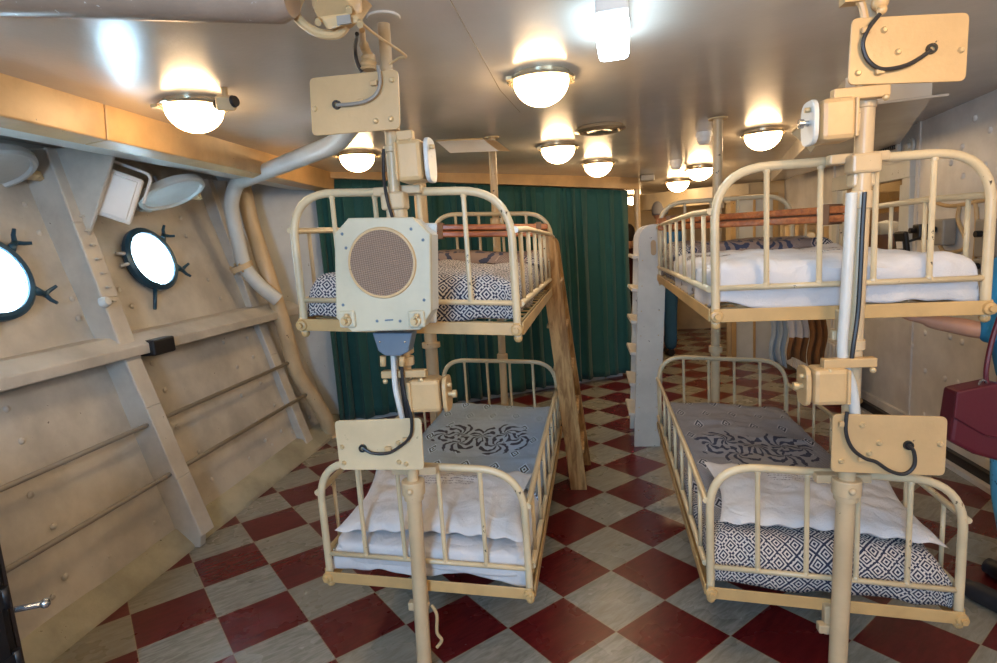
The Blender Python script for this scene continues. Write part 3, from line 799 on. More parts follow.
def corners(l, r, Y):   # near-end frame from its two lower corners
    a = PY(*l, Y); c_ = PY(*r, Y); mid = (a+c_)/2
    return mid, (0, 0, R(-1.8 if l[0] > 500 else -.9)), (c_.z-a.z)/(c_.x-a.x)*.9
BEDS = {}
for key, l, r, lab in (('LL', (327, 579), (534, 596), 'lower left iron bunk bed with blue-grey spread and white pillow'), ('RL', (710, 596), (957, 619), 'lower right iron bunk bed with pillow on patterned spread'),
                       ('LU', (302, 329), (521, 335), 'upper left iron bunk bed behind the round-grilled speaker'), ('RU', (712, 322), (987, 313), 'upper right iron bunk bed covered in a white sheet')):
    mid, rot, SHEAR = corners(l, r, 1.9)
    BEDS[key] = (mid, rot, SHEAR); bed('bunk_bed', mid, rot, 0, lab); SHEAR = 0.0
# clamps hanging the lower/upper bunks on the poles
for P, key, t, dx in ((LP, 'LL', stL, 0), (RP, 'RL', stR, 0), (LP, 'LU', stL, 0), (RP, 'RU', stR, 0)):
    z = BEDS[key][0].z
    for dz in (.47,):
        zz = z+dz; p = P(zz); m = MB(); m.box(p+V((0, .035, 0)), (.16, .035, .028)); m.build('arch_clip', M['pole'], t, bevel=.004)
    p = P(z); m = MB(); m.box(p+V((-.01, .04, -.02)), (.05, .03, .10)); m.box(p+V((-.03, .03, -.045)), (.05, .03, .03)); m.ball(p+V((.015, .015, -.03)), .014, 8, 6); m.build('frame_hook', M['pole'], t, bevel=.004)
# cord dangling under the lower left bunk
c = LP(.27)
tag(MB().tube(smooth_path([c+V((.03, .03, .0)), c+V((.05, .02, -.03)), c+V((.045, .02, -.10)), c+V((.06, .02, -.13)), c+V((.04, .02, -.16))], 5), .006, 8).build('cord', M['cable']), 'short knotted tan cord dangling under lower left bunk', 'cord')

# ---------------------------------------------------------------- bedding (frames of the bunk it lies on)
def fold(s, half, r):
    a = abs(s); sg = 1 if s >= 0 else -1; flat = half-r
    if a <= flat: return s, 0.0
    if a <= flat+r*PI/2:
        th = (a-flat)/r; return sg*(flat+r*math.sin(th)), r*(1-math.cos(th))
    return sg*half, r+(a-flat-r*PI/2)
def cover(name, key, y0, y1, ztop, half, dropx, drop0, drop1, mat, lab, cat, amp=.010, r=.06, seed=0, dome=.0, group=None, flare=.0, hem=.0, nx=90, ny=110):
    global SHEAR
    mid, rot, SHEAR = BEDS[key]; m = MB(); yc = (y0+y1)/2; hy = (y1-y0)/2
    ex = (half-r)+r*PI/2+max(0, dropx-r); e0 = (hy-r)+r*PI/2+max(0, drop0-r) if drop0 > 0 else hy; e1 = (hy-r)+r*PI/2+max(0, drop1-r) if drop1 > 0 else hy
    half_ = half
    def f(s, t):
        U = -ex+2*ex*s; Vv = -e0+(e0+e1)*t
        x, dx = fold(U, half, r)
        if (Vv < 0 and drop0 > 0) or (Vv >= 0 and drop1 > 0): y, dy = fold(Vv, hy, r)
        else: y, dy = Vv, 0.0
        lim = max(dropx if abs(U) > 0 else 0, drop0, drop1)
        d = min(math.hypot(dx, dy), dropx if dx >= dy else (drop0 if Vv < 0 else drop1))
        nz = noise.noise(V((x*5+seed, y*5+yc*3, seed)))*amp+noise.noise(V((x*13, y*11, seed+3)))*amp*.5+noise.noise(V((U*3, Vv*22+seed, 7)))*amp*.35
        bulge = dome*(1-(x/half)**2)*(1-(y/hy)**2)
        d *= 1+hem*noise.noise(V((x*4+seed, (yc+y)*4, seed+20)))
        w = noise.noise(V((U*9+seed, Vv*9, seed+9)))*amp*.9
        k = 1+flare*d+(w/half if dx > .02 else 0)
        return V((x*k, yc+y+(w if dy > .02 else 0)*(1 if Vv > 0 else -1), ztop-d+nz+bulge))
    def uvf(s, t): return (-ex+2*ex*s, yc+(-e0+(e0+e1)*t))
    m.grid(f, nx, ny, True, uvf)
    o = m.build(name, mat, world=False, origin=tuple(mid), rot=rot, solid=.006); SHEAR = 0.0
    return tag(o, lab, cat, group)
def soft_block(name, key, y0, y1, z0, z1, half, mat, lab, amp=.006, seed=0, wl=.05):
    global SHEAR
    mid, rot, SHEAR = BEDS[key]; m = MB(); n1, n2 = 40, 70
    def sup(c_, s_, e): return math.copysign(abs(c_)**e, c_), math.copysign(abs(s_)**e, s_)
    cx, cy, cz = 0, (y0+y1)/2, (z0+z1)/2; hx, hy, hz = half, (y1-y0)/2, (z1-z0)/2
    def f(s, t):
        a = 2*PI*s; bb = -PI/2+PI*t
        ca, sa = sup(math.cos(a), math.sin(a), .18); cb, sb = sup(math.cos(bb), math.sin(bb), .35)
        p = V((hx*ca*cb, hy*sa*cb, hz*sb))
        nn = noise.noise(p*7+V((seed, 0, 0)))*amp+noise.noise(p*18)*amp*.4
        return V((cx, cy, cz))+p*(1+nn*2)
    m.grid(f, 96, 28)
    o = m.build(name, mat, world=False, origin=tuple(mid), rot=rot); SHEAR = 0.0
    return tag(o, lab, 'mattress', 'mattresses on the bunks')
def pillow(key, c, hx, hy, hz, rotz, lab, seed=0, tiltx=0.0):
    global SHEAR
    mid, rot, SHEAR = BEDS[key]; m = MB(); Rz = Matrix.Rotation(rotz, 3, 'Z') @ Matrix.Rotation(tiltx, 3, 'X')
    def mk(sgn):
        def f(s, t):
            u = 2*s-1; v = 2*t-1
            pin = 1
            k = max(0, (1-abs(u)**2.6))*max(0, (1-abs(v)**2.4)); h = hz*(k**.42)*sgn
            cr = noise.noise(V((u*3+seed, v*3, seed)))*.012*k**.3+noise.noise(V((u*9+seed, v*5, seed+2)))*.006*k**.3
            x = u*hx*(.90+.10*abs(v)**1.5); y = v*hy*(.88+.12*abs(u)**2)
            ripple = .006*math.sin(u*24+seed)*(abs(v)**4)
            return V(c)+Rz @ V((x, y, h*(1 if sgn > 0 else .55)+cr+ripple))
        return f
    m.grid(mk(1), 60, 44, True, lambda s, t: (s, t)); m.grid(mk(-1), 60, 44, True, lambda s, t: (0, 0))
    o = m.build('pillow', M['pillow'], world=False, origin=tuple(mid), rot=rot); SHEAR = 0.0
    return tag(o, lab, 'pillow', 'pillows on the lower bunks')
SP1 = spread_mat('bedspread_blue_field', .40, .45, 1.80, True, (.29, .39, .53))
SP2 = spread_mat('bedspread_grey_field', .37, .16, 1.78, True, (.24, .25, .29))
SP3 = spread_mat('bedspread_all_lozenges', .0, 0, 0, False, (.2, .2, .2), True)
SP4 = spread_mat('bedspread_brown_field', .30, .85, 1.72, True, (.20, .15, .13))
# lower left
soft_block('mattress', 'LL', .02, .9, .035, .155, .37, M['sheet'], 'white sheeted mattress end under pillow on lower left bunk', .02, 3)
#soft_block('mattress', 'LL', .92, 1.77, .035, .15, .36, M['sheet'], 'mattress section beneath the blue-grey spread of lower left bunk', .006, 5)
# the spread covers from mid bed to the far end and hangs at the right side
def spread(*a, **k): return cover('bedspread', *a, group='patterned bedspreads', **k)
spread('LL', .50, 1.785, .185, .368, .17, 0, .10, SP1, 'blue-grey bedspread with scroll medallion on lower left bunk', 'bedspread', .012, seed=1)
cover('sheet', 'LL', .03, .56, .150, .364, .115, .115, 0, M['sheet'], 'white sheet tucked over near end of lower left bunk', 'sheet', .018, hem=.3, seed=4)
pillow('LL', (-.0, .27, .215), .355, .25, .050, R(2), 'white stamped pillow on white sheet of lower left bunk', 1, R(6))
# lower right
#soft_block('mattress', 'RL', .02, 1.77, .035, .175, .36, M['sheet'], 'mattress wholly under the grey spread of lower right bunk', .006, 6)
spread('RL', .03, 1.785, .20, .370, .17, .165, .12, SP2, 'grey medallion bedspread covering all of lower right bunk', 'bedspread', .016, r=.09, seed=8)
pillow('RL', (.03, .30, .245), .35, .24, .045, R(-3), 'white stamped pillow on patterned spread of lower right bunk', 12, R(4))
# upper left
#soft_block('mattress', 'LU', .02, 1.77, .035, .17, .36, M['sheet'], 'mattress under the lozenge spread of upper left bunk', .006, 7)
spread('LU', .035, 1.785, .19, .368, .14, .15, .10, SP3, 'black and white lozenge bedspread on upper left bunk', 'bedspread', .018, r=.08, seed=15)
cover('blanket', 'LU', 1.05, 1.77, .235, .37, .08, .05, .05, SP4, 'dark brownish folded blanket at far end of upper left bunk', 'blanket', .015, seed=18)
# upper right
#soft_block('mattress', 'RU', .02, 1.77, .035, .17, .36, M['sheet'], 'mattress under white sheet of upper right bunk', .006, 9)
spread('RU', .55, 1.785, .172, .366, .13, 0, .12, SP3, 'dark lozenge bedspread showing at far end of upper right bunk', 'bedspread', .014, seed=22)
cover('sheet', 'RU', .035, 1.05, .178, .372, .150, .150, .0, M['sheet'], 'white sheet draped over near half of upper right bunk', 'sheet', .020, r=.045, hem=.35, seed=25)
cover('blanket', 'RU', 1.1, 1.77, .225, .37, .08, .05, .05, SP4, 'dark brownish folded blanket at far end of upper right bunk', 'blanket', .015, seed=28)

# ---------------------------------------------------------------- folded stretchers
def stretcher(p0, p1, n, lab):
    c = (p0+p1)/2; t = thing('folded_stretcher', lab, 'stretcher', c, (0, 0, 0), 'wooden stretchers on the upper bunks')
    d = (p1-p0); L = d.length; e = d.normalized(); side = V((0, 0, 1)).cross(e).normalized(); up = e.cross(side)
    mt = Matrix((e, side, up)).transposed()
    for k in range(n):
        for s in (-1, 1):
            o = side*(s*.035)+up*(.038*k-.02)
            MB().box(c+o, (L, .045, .032), mt).build('pole', M['wood_red'], t, bevel=.007)
    MB().box(c+up*(.038*(n-1)/2-.02), (L*.9, .05, .03+.038*(n-1)*.9), mt).build('canvas', M['canvas'], t, bevel=.01)
    for s in (-.42, .42): MB().box(c+e*(L*s)+up*(.038*(n-1)/2-.02), (.03, .125, .040*n+.01), mt).build('strap', M['canvas'], t, bevel=.004)
stretcher(PY(432, 231, 3.25), PY(547, 230, 3.35), 2, 'reddish wooden folded stretcher lying across upper left bunk')
stretcher(PY(664, 224, 3.5), PY(852, 213, 2.75), 2, 'long reddish wooden folded stretcher lying across upper right bunk')

# ================================================================ THINGS ON THE POLES
def rplate(name, px, Y, th, mat, bolts, lab, cablepx, cmat, clips, hole=None):
    """plate from four pixel corners on plane Y, rounded corners"""
    P4 = [PY(x, y, Y) for x, y in px]; c = sum(P4, V())/4
    t = thing(name, lab, 'mounting plate', c, (0, 0, 0), 'mounting plates on the poles')
    path = round_path([P4[0].lerp(P4[1], .5)]+P4[1:]+[P4[0], P4[0].lerp(P4[1], .5)], .018, 5)[:-1]
    MB().quadbox(path, V((0, th, 0))).build('plate', mat, t, bevel=.002)
    for x, y in bolts:
        p = PY(x, y, Y); MB().lathe([(0, .007), (.005, .007), (.008, .003), (.009, 0)], p, (0, -1, 0), 10).build('bolt', M['bolt'], t)
    pts = [PY(x, y, Y-.012) for x, y in cablepx]
    MB().tube(smooth_path(pts, 8), .0055, 8).build('cable', cmat, t)
    for x, y in clips:
        p = PY(x, y, Y-.008); MB().box(p, (.022, .012, .016)).build('clip', M['cream'], t, bevel=.003)
    if hole:
        p = PY(*hole, Y); MB().lathe([(.006, .008), (.013, .008), (.014, 0)], p, (0, -1, 0), 14).build('grommet', M['black'], t)
    # stand-off behind, clamped to the pole
    P = LP if px[0][0] < 500 else RP; zc = c.z
    for dz in (-.04, .04):
        p = P(zc+dz); MB().box(V((p.x, (Y+p.y)/2+.012, p.z)), (.05, abs(p.y-Y)+.008, .02)).build('stand_off', M['pole'], t)
    return t
rplate('mounting_plate', [(309, 78), (398, 69), (400, 129), (312, 136)], 1.77, .008, M['cream'], [(315, 109), (392, 80), (391, 119), (376, 121)], 'rectangular cream plate high on the left pole with looping grey cable',
       [(378, 66), (380, 82), (376, 94), (366, 101), (352, 104), (337, 105)], M['sw_grey'], [(374, 83), (361, 102)], (337, 105))
rplate('mounting_plate', [(334, 421), (421, 418), (424, 470), (340, 470)], 1.77, .008, M['bed'], [(342, 447), (398, 443), (399, 462), (406, 464), (344, 463)], 'pale plate low on the left pole above the bunk pillow',
       [(407, 400), (411, 415), (411, 434), (402, 445), (388, 453), (372, 453), (363, 448)], M['rubber'], [(388, 449), (406, 440)], (363, 448))
rplate('mounting_plate', [(852, 18), (970, 12), (966, 81), (848, 85)], 1.77, .008, M['cream'], [(884, 30), (898, 52), (961, 50), (858, 73), (878, 73)], 'large cream plate highest on the right pole with dark cable',
       [(880, 14), (869, 28), (863, 44), (868, 60), (882, 69), (904, 66), (920, 58), (931, 50)], M['rubber'], [(866, 30), (880, 71)], (931, 49))
rplate('mounting_plate', [(833, 414), (948, 417), (945, 476), (831, 472)], 1.77, .008, M['cream'], [(862, 425), (879, 443), (940, 444), (841, 461), (869, 453)], 'tan plate low on the right pole with drooping black cable',
       [(847, 412), (846, 432), (852, 448), (864, 458), (876, 462), (890, 471), (904, 474), (914, 466), (914, 452), (908, 445)], M['rubber'], [(843, 424), (862, 459)], (908, 445))

def lampbox(px, Y, side, lab, depth=.09, brk=None, cap='cream', knob=None):
    """bunk lamp: square housing with an end cap on one side. px: x0,y0,x1,y1"""
    x0, y0, x1, y1 = px; a = PY(x0, y0, Y); d = PY(x1, y1, Y); c = (a+d)/2; w = abs(d.x-a.x); h = abs(a.z-d.z)
    t = thing('bunk_lamp', lab, 'lamp', c+V((0, depth/2, 0)), (0, 0, 0), 'boxed bunk lamps on the poles')
    cc = c+V((0, depth/2, 0))
    MB().box(cc, (w, depth, h)).build('housing', M['cream'], t, bevel=.014)
    MB().box(cc+V((-side*w*.46, 0, 0)), (w*.10, depth+.01, h*.92)).build('hinge_plate', M['cream'], t, bevel=.003)
    ex = cc+V((side*(w/2+.008), 0, 0))
    n = 24; poly = []
    for k in range(n):
        ang = 2*PI*k/n; poly.append(ex+V((0, math.copysign(abs(math.cos(ang))**.6, math.cos(ang))*depth*.52, math.copysign(abs(math.sin(ang))**.6, math.sin(ang))*h*.54)))
    MB().quadbox(poly, V((side*.014, 0, 0))).build('end_cap', M[cap], t, bevel=.003)
    if knob: MB().lathe([(.008, 0), (.008, .012), (.013, .014), (.013, .026), (0, .028)], ex+V((side*.014, -.01, 0)), (side, 0, 0), 12).build('knob', M[knob], t)
    MB().cyl(ex+V((side*.01, -.02, h*.3)), ex+V((side*.028, -.02, h*.3)), .007, 10).build('latch', M['bolt'], t)
    if brk:
        b0 = PY(brk[0], brk[1], Y+.03); b1 = PY(brk[2], brk[3], Y+.03); bc = (b0+b1)/2
        m = MB(); m.box(bc, (abs(b1.x-b0.x), .03, abs(b1.z-b0.z)*.85)); m.build('bracket', M['cream'], t, bevel=.003)
        m = MB(); m.ball(bc+V((abs(b1.x-b0.x)*.4, -.02, -.02)), .009, 8, 6); m.ball(bc+V((-abs(b1.x-b0.x)*.4, -.02, -.02)), .009, 8, 6); m.build('bolt', M['bolt'], t)
    # arm to the pole
    P = LP if x0 < 500 else RP; p = P(cc.z)
    MB().box(V(((p.x+cc.x-side*w*.5)/2, p.y, cc.z)), (abs(p.x-(cc.x-side*w*.5))+.03, .03, .06)).build('arm', M['pole'], t)
    return t
lampbox((393, 140, 423, 180), 1.76, 1, 'cream boxed lamp upper on the left pole, cap to the right', .10, (397, 131, 414, 141), 'greyw')
lampbox((407, 381, 441, 413), 1.76, 1, 'cream boxed lamp low on the left pole above lower plate', .085, (382, 370, 427, 377), 'cream', 'bolt')
lampbox((823, 98, 858, 138), 1.76, -1, 'cream boxed lamp upper on the right pole, cap to the left', .10, (832, 89, 888, 98), 'greyw', 'steel')
lampbox((815, 370, 850, 406), 1.76, -1, 'cream boxed lamp low on the right pole above lower plate', .085, (822, 358, 875, 367), 'cream', 'bolt')

# ---- round-grilled loudspeaker on the left pole
YS = 1.66
def S(x, y, dy=0.0): return PY(x, y, YS+dy)
t = thing('loudspeaker', 'greenish cream octagonal loudspeaker with round brown grille on left pole', 'speaker', S(388, 275))
face = [(348, 218), (412, 217), (430, 234), (431, 312), (420, 330), (352, 332), (336, 318), (334, 234)]
p4 = [S(x, y) for x, y in face]
m = MB(); m.quadbox(p4, V((0, .022, 0)))
m.build('face_panel', M['speaker'], t, bevel=.004)
cxy = S(382, 263); m = MB()
back = [V((p.x, p.y+.02, p.z)) for p in p4]
cc = sum(back, V())/8
m.quadbox([cc+(p-cc)*.985 for p in back], V((0, .085, 0))); m.build('housing', M['greyw'], t, bevel=.004)
pb = [V((p.x, YS+.10, p.z)) for p in (S(338, 222), S(428, 222), S(428, 328), S(338, 328))]
m = MB(); m.quadbox(pb, V((0, .012, 0)))
m.build('back_plate', M['greyw'], t, bevel=.006)
m = MB(); m.lathe([(0, -.004), (.097, -.004), (.100, .0)], S(382, 263, -.001), (0, 1, 0), 48); m.build('grille', M['grille'], t)
m = MB(); m.lathe([(.095, 0), (.097, .006), (.103, .006), (.106, 0)], S(382, 263), (0, -1, 0), 48); m.build('grille_ring', M['cream'], t)
for x in (348, 417):
    c = S(x, 319); m = MB(); m.box(c+V((0, -.004, 0)), (.052, .014, .052)); m.build('foot_pad', M['speaker'], t, bevel=.008)
    m = MB(); m.lathe([(0, .03), (.008, .03), (.009, .012), (.016, .012), (.017, 0)], c+V((0, -.01, -.004)), (0, -1, 0), 10); m.ball(c+V((.006, -.025, .012)), .008, 8, 6); m.build('wing_bolt', M['bolt'], t)
for x, y in ((342, 234), (423, 240), (343, 305), (424, 300), (377, 321), (400, 321), (346, 248), (411, 229)):
    MB().lathe([(0, .003), (.004, .002), (.005, 0)], S(x, y), (0, -1, 0), 8).build('screw', M['bluegrey'], t)
MB().box(S(389, 320, -.002), (.025, .004, .004)).build('name_tag', M['bluegrey'], t)
p = LP(1.5); MB().box(V(((p.x+S(388, 275).x)/2, 1.80, S(388, 275).z)), (.08, .10, .06)).build('mount', M['pole'], t)
# blue-grey junction box beneath it
p4 = [PY(x, y, 1.72) for x, y in ((372, 333), (412, 333), (408, 352), (400, 356), (385, 356), (378, 351))]
t = thing('junction_box', 'blue-grey junction box under the round-grilled speaker', 'junction box', p4[3])
MB().quadbox(p4, V((0, .06, 0))).build('housing', M['bluegrey'], t, bevel=.004)
for x in (383, 402): MB().cyl(PY(x, 356, 1.75), PY(x, 366, 1.75), .010, 10).build('cable_gland', M['cream'], t)
for x in (380, 405): MB().ball(PY(x, 342, 1.72), .004, 8, 5).build('screw', M['steel'], t)
# vertical conduits between junction box and lower plate
for x, r_, lab, mt in ((393, .009, 'conduit', M['greyw']), (401, .006, 'cable', M['rubber'])):
    MB().tube(smooth_path([PY(x, 352, 1.76), PY(x+2, 385, 1.76), PY(x+6, 405, 1.76), PY(x+10, 421, 1.785)], 5), r_, 8).build(lab, mt, t)

# ---- lantern casing at the ceiling, upper left pole
c0 = PY(343, 14, 1.52)
t = thing('ceiling_projector', 'tan boxed ceiling fixture in a hoop frame beside the left pole top', 'fixture', c0)
m = MB(); e = PY(366, 20, 1.52)-PY(318, 28, 1.52)
A_, B_, C_, D_ = PY(320, 26, 1.50), PY(366, 30, 1.50), PY(364, 10, 1.50), PY(312, 14, 1.50)
m = MB(); m.quadbox([PY(316, 16, 1.46), PY(352, 12, 1.46), PY(363, 22, 1.46), PY(327, 31, 1.46)], V((0, .10, .075))); m.build('housing', M['cream'], t, bevel=.008)
m = MB(); m.box(PY(344, 20, 1.445), (.035, .006, .02)); m.build('label_plate', M['sw_grey'], t)
m = MB(); m.lathe([(.0, .04), (.05, .04), (.06, .02), (.06, 0)], PY(338, 2, 1.48), (0, -.6, -1), 24); m.build('lens_cap', M['cream'], t)
m = MB(); m.tube(smooth_path([PY(308, -14, 1.5), PY(298, 2, 1.5), PY(296, 14, 1.5), PY(306, 26, 1.5), PY(322, 34, 1.5), PY(338, 34, 1.5), PY(346, 26, 1.5)], 6), .012, 10); m.build('hoop', M['cream'], t)
m = MB(); m.cyl(PY(330, 6, 1.56), V((PY(330, 6, 1.56).x, 1.56, 2.30)), .02, 10); m.build('hanger', M['cream'], t)
for x, y in ((318, 20), (349, 8), (360, 22)): MB().cyl(PY(x, y, 1.45), PY(x, y+3, 1.44), .008, 8).build('bolt', M['bolt'], t)
tag(MB().tube(smooth_path([PY(352, 14, 1.5), PY(372, 32, 1.6), PY(405, 55, 1.75), PY(399, 58, 1.78), PY(390, 64, 1.8)], 5), .004, 6).build('wire', M['cream']), 'thin cream wire from ceiling fixture to left pole', 'wire')
t = thing('cable_joint', 'bulky wrapped cable joint hanging left of the left pole top', 'cable', PY(368, 70, 1.78))
m = MB(); m.tube(smooth_path([PY(362, 30, 1.6), PY(364, 45, 1.76), PY(368, 56, 1.78), PY(369, 70, 1.78)], 5), [.008]*5+[.014]*5+[.022]*6, 12); m.lathe([(.02, 0), (.026, .005), (.02, .012), (.026, .02), (.02, .03)], PY(369, 70, 1.78), (0, 0, 1), 14); m.build('joint', M['cream'], t)
m = MB(); m.tube(smooth_path([PY(357, 34, 1.6), PY(355, 48, 1.74), PY(357, 62, 1.77), PY(362, 72, 1.78)], 6), .006, 8); m.build('black_cable', M['rubber'], t)
# fittings above the right upper plate
t = thing('cable_fitting', 'knobbly cream cable fittings above the right pole plate', 'cable', PY(875, 8, 1.8))
m = MB(); m.tube(smooth_path([PY(848, -6, 1.8), PY(860, 2, 1.8), PY(864, 14, 1.8), PY(866, 26, 1.8)], 5), .010, 8); m.box(PY(852, 0, 1.8), (.05, .04, .02)); m.ball(PY(880, 2, 1.78), .022, 10, 6); m.ball(PY(882, 10, 1.77), .013, 8, 6); m.build('fittings', M['cream'], t)

# ================================================================ CEILING LAMPS
def dome(px, py, rpx, lab, sc=1.0):
    p = PC(px, py, .02); cz = ceil_z(p.x, p.y); t = thing('ceiling_lamp', lab, 'lamp', (p.x, p.y, cz-.02), (0, 0, 0), 'round glass ceiling lamps')
    c = V((p.x, p.y, cz)); r = .118*sc
    MB().lathe([(0, 0.005), (r*1.05, .005), (r*1.05, -.012), (r*1.0, -.018)], c, (0, 0, 1), 36).build('base', M['ring'], t)
    MB().lathe([(r*1.02, -.014), (r*1.20, -.016), (r*1.23, -.021), (r*1.18, -.027), (r*.98, -.027), (r*.98, -.014)], c, (0, 0, 1), 40).build('ring', M['ring'], t)
    MB().lathe([(r*math.cos(a), -.024-r*.88*math.sin(a)) for a in [PI/2*k/10 for k in range(11)]], c, (0, 0, 1), 36).build('glass_bowl', M['dome'], t)
    for a in (30, 210):
        MB().box(c+V((r*1.25*math.cos(R(a)), r*1.25*math.sin(R(a)), -.020)), (.025, .025, .015)).build('lug', M['bolt'], t)
for x, y, lab in ((194, 107, 'bright dome lamp over the left wall, with a small grey spotlight beside it'), (541, 80, 'largest bright dome lamp near the centre of the ceiling'), (558, 148, 'bright dome lamp left of the round ceiling vent'),
                  (598, 164, 'bright dome lamp behind the round ceiling vent, before the teal curtain'), (763, 134, 'bright dome lamp above the upper right bunk'), (700, 169, 'dome lamp behind the right far pole, nearer of two'),
                  (678, 182, 'far dome lamp seen left of the right far pole'), (357, 156, 'dome lamp behind the left pole over the bunk'), (632, 197, 'farthest dome lamp, low beyond the curtain end')):
    dome(x, y, 0, lab)
# small grey spotlight
c = PC(226, 103, .06)
t = thing('spotlight', 'small square grey spotlight beside left ceiling lamp', 'spotlight', c)
MB().box(c, (.07, .06, .055), (R(20), 0, R(25))).build('housing', M['cream'], t, bevel=.006)
MB().cyl(c, V((c.x, c.y, ceil_z(c.x, c.y))), .012, 10).build('stem', M['cream'], t)
for s in (-1, 1): MB().lathe([(0, .012), (.02, .012), (.024, 0)], c+V((s*.04, -s*.01, 0)), (s, -.2*s, 0), 14).build('lens', M['black'], t)
# emergency light
p = PC(613, 30, .05)
t = thing('emergency_light', 'bright bluish-white rectangular emergency light at top of view', 'light', p)
rz = R(-4)
MB().box(p+V((0, 0, .028)), (.098, .33, .05), (0, 0, rz)).build('housing', M['white'], t, bevel=.006)
MB().box(p+V((0, .03, -.02)), (.105, .34, .045), (0, 0, rz)).build('diffuser', M['tube'], t, bevel=.018)
# round vent
c = PC(600, 127, .0)
t = thing('ceiling_vent', 'round louvred vent ring flat on the ceiling centre', 'vent', c)
MB().lathe([(.145, 0), (.155, -.02), (.125, -.03), (.115, -.012)], c, (0, 0, 1), 36).build('outer_ring', M['ring'], t)
MB().lathe([(.0, -.02), (.078, -.03), (.085, -.016), (0, -.012)], c, (0, 0, 1), 30).build('inner_disc', M['ring'], t)
m = MB()
for k in range(4): m.cyl(c+V((0, 0, -.015)), c+V((.14*math.cos(k*PI/2), .14*math.sin(k*PI/2), -.015)), .004, 6)
m.build('spoke', M['bolt'], t)
MB().lathe([(0, -.004), (.14, -.004)], c, (0, 0, 1), 30).build('dark_throat', M['black'], t)
# smoke detector and other small deckhead fittings
for (x, y), lab in (((704, 132), 'small white detector on the ceiling above right far pole'), ((676, 160), 'small cool-white detector on ceiling before the far lamps')):
    c = PC(x, y, 0); t = thing('smoke_detector', lab, 'smoke detector', c, (0, 0, 0), 'detectors on the ceiling')
    MB().lathe([(.05, .0), (.055, -.02), (.05, -.035)], c, (0, 0, 1), 24).build('base', M['white'], t)
    MB().lathe([(.045, -.035), (.045, -.06), (.03, -.08), (0, -.085)], c, (0, 0, 1), 20).build('head', M['white'], t)
c = PC(647, 175, .0)
tag(MB().box(c+V((0, 0, -.03)), (.14, .12, .06)).build('ceiling_junction_box', M['sw_grey'], bevel=.01), 'small dark box on the ceiling beyond the curtain end', 'junction box')
# thin welded seam lines
b = MB(); pts = [PC(445, -10), PC(500, 90), PC(520, 112)]; b.tube([V((p.x, p.y, ceil_z(p.x, p.y)-.0)) for p in pts], .0015, 6); struct('trim_10', b, M['ring'])

# ================================================================ PIPES IN THE LEFT CORNER
t = thing('bent_pipe', 'grey pipe bending from ceiling down left corner past a flange', 'pipe', PY(246, 268, 4.05))
path = round_path([PC(356, 118, .02), PC(338, 143, .085), PY(236, 183, 3.95), PY(230, 205, 3.98), PY(244, 268, 4.05), PY(262, 288, 4.1), PY(278, 300, 4.16)], .10, 7)
MB().tube(path, .052, 16).build('pipe', M['greyw'], t)
a = PY(239, 262, 4.04); c_ = PY(244, 271, 4.06); d = (c_-a).normalized()
m = MB(); m.lathe([(.05, -.02), (.085, -.02), (.085, -.004), (.08, -.004), (.08, .004), (.085, .004), (.085, .02), (.05, .02)], (a+c_)/2, d, 24, False); m.build('flange', M['pole'], t)
for k in range(5):
    an = k*2*PI/5; u_ = d.orthogonal().normalized(); w_ = d.cross(u_); q = (a+c_)/2+(u_*math.cos(an)+w_*math.sin(an))*.072
    MB().cyl(q-d*.035, q+d*.035, .008, 6).build('bolt', M['bolt'], t)
t = thing('riser_pipe', 'tan riser pipe curving down left corner to the floor', 'pipe', PZ(326, 432, 0))
path = smooth_path([PY(243, 186, 4.3), PY(252, 225, 4.3), PY(268, 275, 4.25), PY(285, 330, 4.3), PY(297, 372, 4.35), PY(316, 402, 4.42), PY(326, 420, 4.48), PY(329, 434, 4.55)], 6)
MB().tube(path, .060, 16).build('pipe', M['pole'], t)
p = path[-1]; MB().lathe([(.06, 0), (.09, 0), (.09, .02), (.062, .025)], V((p.x, p.y, .0)), (0, 0, 1), 22).build('foot_flange', M['pole'], t)
m = MB(); m.tube(smooth_path([PY(222, 205, 4.62), PY(250, 300, 4.62), PY(272, 370, 4.62), PY(310, 425, 4.62), PY(318, 440, 4.65)], 5), .022, 8)
tag(m.build('corner_conduit', M['wallL']), 'slim conduit following the corner behind the riser pipe', 'conduit')

